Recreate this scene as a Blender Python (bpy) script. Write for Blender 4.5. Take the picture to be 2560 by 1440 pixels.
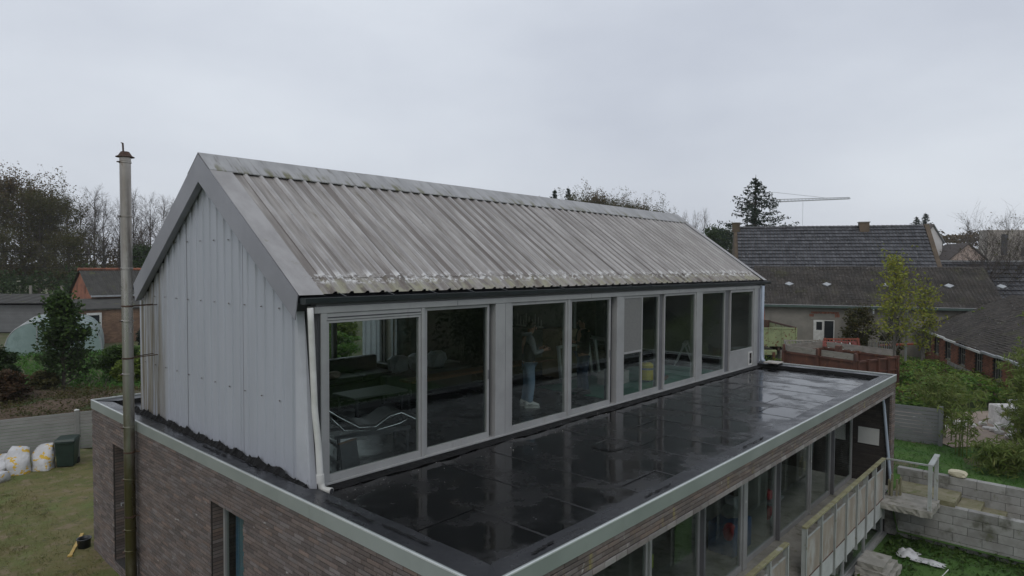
import bpy, math, random
import numpy as np
from mathutils import Vector, Matrix
for o in list(bpy.data.objects): bpy.data.objects.remove(o)
SC = bpy.context.scene
COL = SC.collection
R = math.radians
rnd = random.Random(7)

# ------------------------------------------------------------------ camera
YAW, PITCH, ROLL = R(42.312), R(-1.954), R(0.3137)
CAMPOS = Vector((-4.022, -6.845, 2.70))
_f = Vector((math.cos(PITCH)*math.cos(YAW), math.cos(PITCH)*math.sin(YAW), math.sin(PITCH)))
_r = Vector((math.sin(YAW), -math.cos(YAW), 0)); _u = _r.cross(_f)
_R = _r*math.cos(ROLL)+_u*math.sin(ROLL); _U = -_r*math.sin(ROLL)+_u*math.cos(ROLL)
cam = bpy.data.cameras.new('camera'); cam.sensor_width = 36; cam.lens = 36*1614.5/2560
cam.clip_start = .05; cam.clip_end = 3000
camo = bpy.data.objects.new('camera', cam); COL.objects.link(camo)
_m = Matrix((( _R.x,_U.x,-_f.x,0),(_R.y,_U.y,-_f.y,0),(_R.z,_U.z,-_f.z,0),(0,0,0,1)))
camo.matrix_world = Matrix.Translation(CAMPOS) @ _m
SC.camera = camo

# ------------------------------------------------------------------ sky, sun, exposure
W = bpy.data.worlds.new('World'); SC.world = W; W.use_nodes = True
nt = W.node_tree; nt.nodes.clear()
def wn(t): return nt.nodes.new(t)
_out = wn('ShaderNodeOutputWorld'); _bg = wn('ShaderNodeBackground'); _bg.inputs[1].default_value = 1.13
_sky = wn('ShaderNodeTexSky'); _sky.sky_type = 'NISHITA'; _sky.sun_disc = False
_sky.sun_elevation = R(38); _sky.sun_rotation = R(235); _sky.air_density = 1.5; _sky.dust_density = 4
_tc = wn('ShaderNodeTexCoord'); _mp = wn('ShaderNodeMapping'); _mp.inputs['Scale'].default_value = (1.0, 1.0, 2.6)
nt.links.new(_tc.outputs['Generated'], _mp.inputs[0])
_no = wn('ShaderNodeTexNoise'); _no.inputs['Scale'].default_value = 1.7; _no.inputs['Detail'].default_value = 5; _no.inputs['Roughness'].default_value = .5
nt.links.new(_mp.outputs[0], _no.inputs['Vector'])
_cr = wn('ShaderNodeValToRGB'); _cr.color_ramp.elements[0].position = .30; _cr.color_ramp.elements[1].position = .72
_cr.color_ramp.elements[0].color = (.505, .540, .618, 1); _cr.color_ramp.elements[1].color = (.67, .71, .775, 1)
nt.links.new(_no.outputs['Fac'], _cr.inputs[0])
_sm = wn('ShaderNodeMixRGB'); _sm.blend_type = 'MULTIPLY'; _sm.inputs[0].default_value = 1; _sm.inputs[2].default_value = (.085, .085, .085, 1)
nt.links.new(_sky.outputs[0], _sm.inputs[1])
_mx = wn('ShaderNodeMixRGB'); _mx.inputs[0].default_value = .92
nt.links.new(_sm.outputs[0], _mx.inputs[1]); nt.links.new(_cr.outputs[0], _mx.inputs[2])
nt.links.new(_mx.outputs[0], _bg.inputs[0]); nt.links.new(_bg.outputs[0], _out.inputs[0])
sun = bpy.data.lights.new('sun', 'SUN'); sun.energy = .5; sun.angle = R(25); sun.color = (1, .96, .9)
suno = bpy.data.objects.new('sun', sun); COL.objects.link(suno)
suno.rotation_euler = Vector((.55, .35, -.75)).to_track_quat('-Z', 'Y').to_euler()
SC.view_settings.view_transform = 'Standard'; SC.view_settings.look = 'None'
SC.view_settings.exposure = 0; SC.view_settings.gamma = 1; SC.view_settings.use_curve_mapping = False
SC.render.engine = 'CYCLES'
SC.cycles.use_denoising = True
SC.cycles.max_bounces = 10; SC.cycles.transparent_max_bounces = 16; SC.cycles.diffuse_bounces = 4; SC.cycles.glossy_bounces = 4; SC.cycles.volume_bounces = 3
SC.cycles.caustics_reflective = False; SC.cycles.caustics_refractive = False

# ------------------------------------------------------------------ materials
MATS = {}
def mat(name, c1, c2=None, scale=3., lo=.35, hi=.65, rough=.8, rough2=None, bump=0., bscale=60., metal=0., spec=.5,
        stretch=(1,1,1), rand=0., hue=None, overlays=(), coat=0., trans=0., detail=6., bdist=.01, emit=None):
    """noise-mixed Principled material in world space; overlays = (colour, scale, lo, hi, stretch, band)"""
    m = bpy.data.materials.new(name); m.use_nodes = True; t = m.node_tree; N = t.nodes; L = t.links
    b = N['Principled BSDF']; out = N['Material Output']
    geo = N.new('ShaderNodeNewGeometry')
    def noise(sc, st, det=detail, seed=0.):
        mp = N.new('ShaderNodeMapping'); mp.inputs['Scale'].default_value = st; mp.inputs['Location'].default_value = (seed*3.1, seed*1.7, seed*.9)
        L.new(geo.outputs['Position'], mp.inputs[0])
        n = N.new('ShaderNodeTexNoise'); n.inputs['Scale'].default_value = sc; n.inputs['Detail'].default_value = det; n.inputs['Roughness'].default_value = .6
        L.new(mp.outputs[0], n.inputs['Vector']); return n
    def rng(src, a, z):
        r = N.new('ShaderNodeMapRange'); r.interpolation_type = 'SMOOTHSTEP'
        r.inputs['From Min'].default_value = a; r.inputs['From Max'].default_value = z
        L.new(src, r.inputs[0]); return r.outputs[0]
    def mix(f, a, bb):
        x = N.new('ShaderNodeMixRGB')
        for i, v in ((0, f), (1, a), (2, bb)):
            if isinstance(v, (int, float)): x.inputs[i].default_value = v
            elif isinstance(v, (tuple, list)): x.inputs[i].default_value = (*v[:3], 1)
            else: L.new(v, x.inputs[i])
        return x.outputs[0]
    col = None
    if c2 is not None:
        f1 = rng(noise(scale, stretch).outputs['Fac'], lo, hi); col = mix(f1, c1, c2)
        if rough2 is not None:
            mr = N.new('ShaderNodeMapRange'); L.new(f1, mr.inputs[0]); mr.inputs['To Min'].default_value = rough; mr.inputs['To Max'].default_value = rough2
            L.new(mr.outputs[0], b.inputs['Roughness'])
    if rand or hue:
        oi = N.new('ShaderNodeObjectInfo')
        ad = N.new('ShaderNodeMath'); ad.operation = 'ADD'; L.new(oi.outputs['Random'], ad.inputs[0]); L.new(geo.outputs['Random Per Island'], ad.inputs[1])
        fr = N.new('ShaderNodeMath'); fr.operation = 'FRACT'; L.new(ad.outputs[0], fr.inputs[0])
        if hue:
            cr = N.new('ShaderNodeValToRGB'); cr.color_ramp.interpolation = 'LINEAR'
            els = cr.color_ramp.elements
            while len(els) < len(hue): els.new(.5)
            for i, hc in enumerate(hue): els[i].position = i/(len(hue)-1); els[i].color = (*hc, 1)
            L.new(fr.outputs[0], cr.inputs[0]); col = mix(.45, cr.outputs[0], col) if col is not None else cr.outputs[0]
        if rand:
            mr = N.new('ShaderNodeMapRange'); mr.inputs['To Min'].default_value = 1-rand; mr.inputs['To Max'].default_value = 1+rand
            wnz = N.new('ShaderNodeTexWhiteNoise'); wnz.noise_dimensions = '1D'; L.new(fr.outputs[0], wnz.inputs['W']); L.new(wnz.outputs[0], mr.inputs[0])
            x = N.new('ShaderNodeMixRGB'); x.blend_type = 'MULTIPLY'; x.inputs[0].default_value = 1
            if col is not None: L.new(col, x.inputs[1])
            else: x.inputs[1].default_value = (*c1, 1)
            L.new(mr.outputs[0], x.inputs[2]); col = x.outputs[0]
    for k, ov in enumerate(overlays):
        oc, osc, ol, oh = ov[:4]; st = ov[4] if len(ov) > 4 and ov[4] else (1,1,1)
        f = rng(noise(osc, st, 8, k+1.3).outputs['Fac'], ol, oh)
        if len(ov) > 5 and ov[5]:
            ax, a0, a1, b0, b1 = ov[5]
            sp = N.new('ShaderNodeSeparateXYZ'); L.new(geo.outputs['Position'], sp.inputs[0])
            for aa, bb in ((a0, a1), (b1, b0)):
                mm = N.new('ShaderNodeMath'); mm.operation = 'MULTIPLY'
                L.new(rng(sp.outputs[ax], aa, bb), mm.inputs[0]); L.new(f, mm.inputs[1]); f = mm.outputs[0]
        col = mix(f, col if col is not None else c1, oc)
    if col is None: b.inputs['Base Color'].default_value = (*c1, 1)
    else: L.new(col, b.inputs['Base Color'])
    if rough2 is None or c2 is None: b.inputs['Roughness'].default_value = rough
    b.inputs['Metallic'].default_value = metal; b.inputs['Specular IOR Level'].default_value = spec
    if coat: b.inputs['Coat Weight'].default_value = coat; b.inputs['Coat Roughness'].default_value = .05
    if bump:
        bn = noise(bscale, stretch, 4, 5.); bp = N.new('ShaderNodeBump'); bp.inputs['Strength'].default_value = bump; bp.inputs['Distance'].default_value = bdist
        L.new(bn.outputs['Fac'], bp.inputs['Height']); L.new(bp.outputs[0], b.inputs['Normal'])
    if trans:
        tr = N.new('ShaderNodeBsdfTranslucent'); ms = N.new('ShaderNodeMixShader'); ms.inputs[0].default_value = trans
        if col is None: tr.inputs[0].default_value = (*c1, 1)
        else: L.new(col, tr.inputs[0])
        L.new(b.outputs[0], ms.inputs[1]); L.new(tr.outputs[0], ms.inputs[2]); L.new(ms.outputs[0], out.inputs[0])
    MATS[name] = m; return m

def glass_mat(name, tint=(.90, .935, .92), base=.036, dirt=0.):
    m = bpy.data.materials.new(name); m.use_nodes = True; t = m.node_tree; N = t.nodes; L = t.links; N.clear()
    out = N.new('ShaderNodeOutputMaterial'); tr = N.new('ShaderNodeBsdfTransparent'); tr.inputs[0].default_value = (*tint, 1)
    gl = N.new('ShaderNodeBsdfGlossy'); gl.inputs['Roughness'].default_value = .004; gl.inputs[0].default_value = (.95, 1, .98, 1)
    lw = N.new('ShaderNodeLayerWeight'); lw.inputs[0].default_value = .5
    pw = N.new('ShaderNodeMath'); pw.operation = 'POWER'; pw.inputs[1].default_value = 5; L.new(lw.outputs['Facing'], pw.inputs[0])
    ma = N.new('ShaderNodeMath'); ma.operation = 'MULTIPLY_ADD'; ma.inputs[1].default_value = 1-base; ma.inputs[2].default_value = base; L.new(pw.outputs[0], ma.inputs[0])
    mx = N.new('ShaderNodeMixShader'); L.new(ma.outputs[0], mx.inputs[0]); L.new(tr.outputs[0], mx.inputs[1]); L.new(gl.outputs[0], mx.inputs[2])
    res = mx.outputs[0]
    if dirt:
        geo = N.new('ShaderNodeNewGeometry'); n = N.new('ShaderNodeTexNoise'); n.inputs['Scale'].default_value = 2.2; n.inputs['Detail'].default_value = 8
        L.new(geo.outputs['Position'], n.inputs['Vector'])
        r = N.new('ShaderNodeMapRange'); r.inputs['From Min'].default_value = .45; r.inputs['From Max'].default_value = .8; r.inputs['To Max'].default_value = dirt
        L.new(n.outputs['Fac'], r.inputs[0])
        d = N.new('ShaderNodeBsdfDiffuse'); d.inputs[0].default_value = (.4, .42, .4, 1)
        m2 = N.new('ShaderNodeMixShader'); L.new(r.outputs[0], m2.inputs[0]); L.new(res, m2.inputs[1]); L.new(d.outputs[0], m2.inputs[2]); res = m2.outputs[0]
    L.new(res, out.inputs[0]); MATS[name] = m; return m

# building
mat('roof_metal', (.35,.33,.308), (.19,.172,.157), 2.6, .32, .66, rough=.55, stretch=(3.2,.35,.35), bump=.05, bscale=30,
    overlays=[((.16,.138,.122), 1.2, .45, .62, (3.6,.22,.22)), ((.15,.132,.10), 1.4, .56, .74, (2.4,.6,.6)), ((.095,.08,.068), 1.0, .55, .65, (11,.14,.14)), ((.46,.45,.44), 1.5, .62, .72, (9,.2,.2)), ((.42,.41,.40), 30, .68, .73, (1,.6,.6)),
              ((.29,.28,.20), 7., .42, .66, (1,.6,.6), ('Z', 2.28,2.32,2.46,2.56)), ((.60,.60,.59), 13., .50, .62, (1,1,1), ('Z', 2.44,2.50,2.53,2.63)),
              ((.10,.10,.08), 60., .70, .76, (1,.5,.5))])
mat('roof_ribs', (.44,.425,.415), (.27,.255,.248), 2.6, .3, .66, rough=.5, stretch=(3,.4,.4), overlays=[((.66,.66,.65), 7., .44, .60, (1,1,1), ('Z', 2.40,2.48,2.56,2.66))])
mat('ridge_metal', (.36,.36,.36), (.26,.26,.26), 2.5, .35, .7, rough=.5, stretch=(2,.7,.7), overlays=[((.13,.125,.065), 2.2, .50, .66, (2.6,.5,.5), ('Z', 3.90,3.97,4.08,4.2)), ((.17,.165,.15), 6., .54, .70, (3,.3,.3)), ((.46,.46,.45), 3, .6, .75, (2,.4,.4))])
mat('flashing', (.36,.35,.345), (.27,.26,.255), 3., .35, .7, rough=.5, stretch=(1,.5,.5), overlays=[((.22,.21,.17), 4., .62, .76), ((.12,.11,.1), 55., .72, .78)])
mat('trim_grey', (.27,.272,.30), (.235,.237,.26), 1.5, rough=.42, bump=.02, bscale=20)
mat('cladding', (.405,.425,.47), (.37,.39,.43), 1.3, .3, .7, rough=.45, stretch=(1,2.5,.4),
    overlays=[((.20,.18,.145), 2.2, .36, .58, (1,7,.22), ('Y', 4.3,4.9,6.3,6.6)), ((.35,.345,.345), 5., .62, .85, (1,4,.5))])
mat('white_flash', (.47,.485,.52), (.41,.425,.455), 2., rough=.5, overlays=[((.05,.05,.055), 14., .60, .63, (1,1,.45), ('Z', -.1,-.05,.05,.22))])
mat('frame_alu', (.345,.348,.345), (.30,.302,.30), 2.4, rough=.45, overlays=[((.19,.18,.165), 6., .60, .8, (1,1,.4))])
mat('frame_dark', (.045,.047,.052), (.03,.031,.035), 4, rough=.5)
mat('frame_mid', (.15,.152,.16), (.12,.122,.128), 3, rough=.5)
mat('gutter', (.022,.028,.032), (.014,.018,.02), 4, rough=.32)
mat('tar', (.006,.006,.0062), (.011,.011,.0115), 9, spec=.22, rough=.50, rough2=.8, bump=.6, bscale=26, bdist=.03)
mat('deck', (.004,.0039,.004), (.0085,.0082,.0085), 1.3, .43, .62, rough=.035, rough2=.33, bump=.05, bscale=9, bdist=.02, spec=.42, rand=.06,
    overlays=[((.020,.018,.013), 2.2, .56, .8), ((.05,.05,.05), 75., .74, .77)])
mat('deck_seam', (.012,.012,.012), (.006,.006,.006), 5, .3, .6, rough=.25, rough2=.4, bump=.3, bscale=45, overlays=[((.06,.06,.058), 6., .62, .74)])
mat('membrane', (.034,.035,.039), (.017,.018,.021), 2.2, .35, .65, spec=.35, rough=.22, rough2=.42, bump=.08, bscale=25, overlays=[((.015,.015,.016), 7., .60, .68, (.25,2.5,1)), ((.15,.15,.15), 70, .74, .77)])
mat('coping', (.315,.345,.33), (.265,.295,.28), 1.2, rough=.38, metal=.15, overlays=[((.26,.29,.26), 4., .6, .8, (1,1,.4))])
mat('coping_lip', (.66,.69,.68), (.56,.59,.58), 3, rough=.35, metal=.2)
BR = [(.08,.064,.056), (.16,.122,.102), (.12,.103,.098), (.20,.138,.105), (.10,.087,.082), (.185,.168,.162), (.085,.068,.06), (.15,.12,.107)]
mat('brick_shaded', (.035,.03,.027), (.05,.042,.038), 30, rough=.7, bump=.5, bscale=90, hue=[(.025,.021,.019), (.05,.04,.036), (.035,.031,.03)], rand=.25)  # porch brick: shade of the unlit recess put into its colour
mat('brick', (.125,.10,.094), (.17,.14,.13), 30, rough=.88, bump=.5, bscale=90, hue=BR, rand=.24,
    overlays=[((.27,.255,.25), 1.1, .58, .82, (1,1.2,2.6)), ((.09,.075,.067), 1.7, .55, .8, (1,.8,.8)), ((.40,.385,.375), 5.5, .66, .72, (1,.75,3.4))])
mat('brick_front', (.15,.12,.11), (.20,.165,.15), 30, rough=.88, bump=.5, bscale=90, hue=BR, rand=.2,
    overlays=[((.27,.225,.085), 5., .54, .76, (2.2,1,.35), ('Z', -.36,-.24,-.1,-.06)), ((.42,.41,.38), 15., .62, .72, (1,1,.6), ('Z', -.36,-.22,-.1,-.06))])
mat('brick_soldier', (.20,.18,.17), (.28,.26,.25), 12, rough=.85, bump=.4, bscale=60, hue=[(.16,.125,.115), (.30,.29,.28), (.21,.18,.17)], rand=.2)
mat('mortar', (.026,.024,.022), (.042,.038,.035), 20, rough=.95, bump=.3, bscale=80)
mat('concrete', (.25,.24,.21), (.34,.325,.29), 3, rough=.9, bump=.5, bscale=35, overlays=[((.10,.095,.06), 3.5, .52, .74), ((.14,.14,.045), 5, .60, .78)])
mat('concrete_moss', (.24,.22,.15), (.17,.16,.09), 4, rough=.92, bump=.5, bscale=30, overlays=[((.10,.13,.03), 5, .55, .7)])
mat('block', (.31,.31,.295), (.25,.245,.23), 4, rough=.92, bump=.5, bscale=45, rand=.13, overlays=[((.12,.118,.095), 2.2, .50, .70), ((.105,.115,.045), 4, .60, .74), ((.07,.068,.055), 1.6, .60, .72, (1,1,.5))])
mat('plaster_white', (.62,.62,.60), (.55,.55,.53), 2, rough=.8)
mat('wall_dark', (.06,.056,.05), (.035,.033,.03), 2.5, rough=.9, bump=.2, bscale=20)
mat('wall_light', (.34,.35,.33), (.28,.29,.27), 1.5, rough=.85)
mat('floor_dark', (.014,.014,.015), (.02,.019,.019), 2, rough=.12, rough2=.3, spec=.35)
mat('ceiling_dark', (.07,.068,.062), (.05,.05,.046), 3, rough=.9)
mat('pvc_white', (.62,.62,.60), (.50,.50,.47), 3, rough=.42, overlays=[((.36,.27,.16), 5, .66, .8, (1,1,.5))])
mat('pvc_bluegrey', (.36,.42,.50), (.30,.35,.42), 3, rough=.4)
mat('steel_flue', (.44,.42,.39), (.27,.245,.215), 1.2, .35, .7, rough=.27, rough2=.40, metal=.85, stretch=(1,1,.5), overlays=[((.13,.12,.06), 1.5, .30, .55, (1,1,.35), ('Z', -4,-3,-.3,1.1)), ((.18,.12,.08), 5, .6, .75, (1,1,.3))])
mat('rust_dark', (.09,.05,.032), (.05,.03,.022), 8, rough=.85, bump=.4)
mat('zinc', (.42,.44,.45), (.33,.34,.35), 3, rough=.45, metal=.3)
glass_mat('glass', (.85,.885,.87)); glass_mat('glass_dirty', (.86,.90,.88), .05, .07); glass_mat('glass_house', (.62,.70,.68), .06, .3)
mat('screen', (.20,.20,.19), (.17,.17,.165), 30, rough=.85)
mat('ply', (.36,.315,.265), (.27,.225,.185), 3, rough=.85, stretch=(1,1,.35), bump=.15, overlays=[((.42,.41,.39), 4, .5, .7, (1,1,.4)), ((.2,.13,.08), 5, .62, .76)])
mat('board_pale', (.50,.51,.50), (.42,.43,.42), 4, rough=.8, overlays=[((.25,.24,.19), 5, .62, .76, (1,1,.4))])
mat('rail_grey', (.40,.42,.41), (.34,.35,.34), 3, rough=.6, overlays=[((.17,.17,.08), 6, .58, .74)])
mat('rail_moss', (.30,.29,.17), (.22,.20,.11), 6, rough=.85, bump=.4, overlays=[((.42,.42,.40), 5, .55, .72)])
# outdoors and loose things
mat('soil', (.095,.068,.045), (.06,.043,.03), 3, rough=.95, bump=.6, bscale=25, bdist=.04)
mat('ground', (.075,.082,.030), (.115,.098,.055), .55, .38, .66, rough=.95, bump=.5, bscale=14, bdist=.05, overlays=[((.05,.085,.02), .35, .48, .68), ((.15,.125,.085), 1.6, .55, .72), ((.035,.05,.015), 5., .55, .75)])
mat('lawn_left', (.155,.13,.05), (.10,.11,.026), 1.1, .36, .64, rough=.95, bump=.6, bscale=30, bdist=.04, overlays=[((.19,.148,.085), 3.2, .48, .66), ((.10,.135,.028), .9, .50, .68), ((.07,.075,.028), 7, .56, .70), ((.34,.31,.24), 26, .68, .74)])
mat('lawn_green', (.045,.115,.018), (.07,.14,.026), 1.2, rough=.95, bump=.6, bscale=30, bdist=.04, overlays=[((.03,.055,.014), 3, .5, .72)])
mat('path', (.34,.27,.22), (.27,.215,.175), 2, rough=.95, bump=.3, bscale=30)
mat('leafsoil', (.085,.055,.036), (.12,.085,.055), 4, rough=.95, bump=.7, bscale=22, bdist=.05, overlays=[((.05,.085,.02), 1.0, .52, .66)])
def leaf(name, cols, rand=.3, trans=.42, **k): return mat(name, cols[0], cols[1], .9, .35, .65, rough=.6, hue=cols, rand=rand, trans=trans, spec=.3, **k)
leaf('leaf_oak', [(.062,.070,.022), (.10,.085,.03), (.045,.058,.02), (.12,.082,.035)])
leaf('leaf_brown', [(.10,.070,.032), (.14,.09,.038), (.065,.06,.026), (.09,.06,.032)])
leaf('leaf_dark', [(.028,.055,.016), (.05,.085,.024), (.022,.042,.014)])
leaf('leaf_mid', [(.05,.10,.022), (.085,.14,.03), (.038,.075,.018)])
leaf('leaf_green', [(.085,.195,.03), (.14,.25,.042), (.06,.145,.024), (.17,.22,.05)])
leaf('leaf_lime', [(.13,.20,.03), (.19,.24,.04), (.085,.145,.025)])
leaf('leaf_yellow', [(.27,.29,.05), (.20,.25,.042), (.34,.27,.055), (.16,.21,.035)])
leaf('leaf_bamboo', [(.13,.19,.045), (.19,.23,.06), (.09,.14,.035), (.22,.20,.075)])
leaf('leaf_russet', [(.075,.04,.022), (.10,.055,.028), (.045,.05,.02)])
leaf('needle', [(.018,.034,.020), (.030,.050,.028), (.014,.026,.016)])
leaf('grass_blade', [(.10,.14,.034), (.19,.17,.07), (.27,.22,.12), (.22,.17,.09), (.09,.13,.03)])
leaf('grass_bright', [(.055,.145,.022), (.085,.19,.034), (.04,.105,.018)])
mat('bark', (.085,.072,.058), (.05,.043,.035), 6, rough=.95, bump=.5, stretch=(1,1,.3))
mat('bark_grey', (.13,.12,.105), (.085,.08,.07), 5, rough=.95, stretch=(1,1,.3))
mat('twig', (.11,.095,.085), (.075,.062,.055), 2, rough=.95)
mat('red_brick', (.26,.105,.06), (.185,.075,.05), 2.0, rough=.9, rand=.22, bump=.3, overlays=[((.10,.06,.045), 3.5, .55, .75)])
mat('old_brick', (.135,.10,.07), (.095,.072,.05), 2.0, rough=.9, rand=.2, bump=.3, overlays=[((.09,.09,.035), 3, .55, .75)])
mat('brick_pale', (.235,.15,.10), (.185,.115,.08), 2.0, rough=.9, rand=.2, bump=.3, overlays=[((.12,.085,.06), 3, .55, .75)])
mat('render_grey', (.25,.235,.205), (.20,.19,.165), 1.2, rough=.95, bump=.2, overlays=[((.15,.14,.12), .8, .5, .7, (1,1,.5))])
mat('roof_tile', (.050,.051,.057), (.075,.076,.083), 2, rough=.6, rand=.35, overlays=[((.26,.26,.26), 9, .60, .68, (1,1,.35))])
mat('roof_moss', (.055,.047,.040), (.034,.030,.026), 1.6, rough=.95, bump=.6, bscale=30, rand=.14, overlays=[((.06,.060,.026), .8, .54, .74), ((.085,.075,.062), 6, .55, .7), ((.36,.35,.33), 7, .665, .69)])
mat('fibre_dark', (.06,.058,.052), (.042,.04,.036), 2, rough=.9, bump=.3, overlays=[((.11,.12,.04), 1.5, .58, .74)])
mat('ridge_tile', (.27,.10,.055), (.2,.075,.045), 4, rough=.85, rand=.2)
mat('green_paint', (.065,.10,.085), (.05,.08,.07), 3, rough=.6)
mat('trailer_green', (.30,.345,.18), (.24,.28,.15), 2, rough=.7, overlays=[((.15,.065,.03), 6, .56, .64), ((.12,.055,.03), 2.5, .63, .72)])
mat('rust', (.115,.045,.028), (.075,.032,.022), 2.5, rough=.85, bump=.4, overlays=[((.17,.075,.035), 5, .55, .7, (1,1,.4))])
mat('old_plank', (.27,.25,.22), (.20,.185,.16), 3, rough=.9, stretch=(1,1,3), bump=.2, overlays=[((.13,.12,.08), 5, .56, .7)])
mat('red_plastic', (.22,.04,.028), (.17,.034,.025), 4, rough=.5)
mat('orange_plastic', (.28,.065,.028), (.22,.05,.024), 4, rough=.5)
mat('white_paint', (.62,.62,.6), (.5,.5,.47), 5, rough=.6)
mat('fence_grey', (.30,.30,.285), (.255,.255,.24), 2, rough=.55, rand=.05, overlays=[((.19,.19,.165), 2.5, .55, .75, (1,1,3))])
mat('fence_dark', (.185,.19,.195), (.16,.163,.168), 2, rough=.55, rand=.05)
mat('bin_green', (.016,.036,.028), (.012,.026,.021), 4, rough=.45)
mat('black_plastic', (.014,.016,.018), (.02,.022,.024), 4, rough=.4)
mat('rubber', (.012,.012,.012), rough=.7)
mat('bag_white', (.58,.58,.585), (.48,.48,.48), 4, rough=.55, bump=.6, bscale=9, bdist=.05, overlays=[((.60,.38,.03), 5.2, .56, .575, (1,1,1.3))])
mat('bag_plain', (.58,.58,.585), (.48,.48,.48), 4, rough=.55, bump=.6, bscale=9, bdist=.05)
mat('bag_print', (.62,.38,.02), (.55,.33,.03), 6, rough=.5)
mat('yellow_wood', (.50,.34,.08), (.42,.27,.07), 6, rough=.6)
mat('film', (.40,.52,.50), (.30,.40,.38), 1.2, rough=.35, trans=.3, overlays=[((.14,.21,.19), 1.2, .50, .72, (1,1,.5), ('Z', -3.5,-3.2,-1.9,-.7))])
mat('stone_pale', (.58,.54,.40), (.48,.44,.32), 6, rough=.85, bump=.4)
mat('paver_pale', (.45,.42,.38), (.36,.34,.31), 5, rough=.85)
mat('stone_white', (.62,.6,.57), (.45,.43,.41), 6, rough=.8, rand=.2)
mat('pole_grey', (.20,.21,.20), (.15,.16,.15), 4, rough=.8)
mat('crane', (.42,.44,.46), rough=.6)
mat('far_wall', (.42,.385,.345), (.36,.33,.295), .6, rough=.9, stretch=(2,2,.1))
mat('far_white', (.58,.56,.54), rough=.9)
mat('far_pink', (.42,.33,.29), rough=.9)
mat('far_roof', (.085,.07,.065), (.06,.05,.047), 2, rough=.9)
mat('slate_pale', (.24,.25,.26), rough=.7)
mat('window_dark', (.022,.026,.03), rough=.08, spec=.6)
# indoors and people
mat('leather_black', (.012,.012,.012), (.02,.02,.02), 6, rough=.35)
mat('chrome', (.75,.76,.77), rough=.10, metal=1)
mat('white_board', (.52,.53,.52), (.46,.47,.46), 2, rough=.5)
mat('wood_table', (.17,.085,.04), (.11,.055,.028), 3, rough=.45, stretch=(.4,3,3))
mat('cardboard', (.30,.235,.155), (.25,.19,.125), 3, rough=.85)
mat('tarp_green', (.022,.20,.125), (.018,.15,.095), 2, rough=.40, bump=.25, bscale=8, bdist=.03)
mat('vac_yellow', (.60,.47,.05), (.5,.38,.04), 3, rough=.4)
mat('grey_plastic', (.14,.145,.15), rough=.5)
mat('skin', (.36,.205,.145), (.32,.175,.12), 9, rough=.55)
mat('hair_dark', (.014,.011,.009), (.022,.017,.013), 30, rough=.6)
mat('denim', (.24,.33,.44), (.16,.23,.32), 3, .35, .65, rough=.85, bump=.3, bscale=50)
mat('denim_dark', (.04,.07,.12), (.03,.05,.09), 5, rough=.85)
mat('hoodie', (.24,.25,.255), (.185,.19,.195), 7, rough=.9, bump=.3, bscale=40)
mat('vest', (.014,.016,.021), (.022,.024,.03), 5, rough=.55, bump=.5, bscale=9, bdist=.03)
mat('jacket_dark', (.018,.018,.014), (.012,.012,.010), 5, rough=.75, bump=.3)
mat('shoe_white', (.68,.68,.66), (.58,.58,.56), 8, rough=.5)
mat('shirt_white', (.6,.62,.64), rough=.8)
mat('shop_red', (.42,.03,.04), rough=.4)
mat('shop_blue', (.03,.09,.22), rough=.5)
mat('bag_grey', (.22,.24,.25), (.3,.32,.33), 5, rough=.35)
mat('curtain_blue', (.06,.16,.26), (.12,.24,.34), 3, rough=.8, stretch=(1,8,.2))

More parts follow.
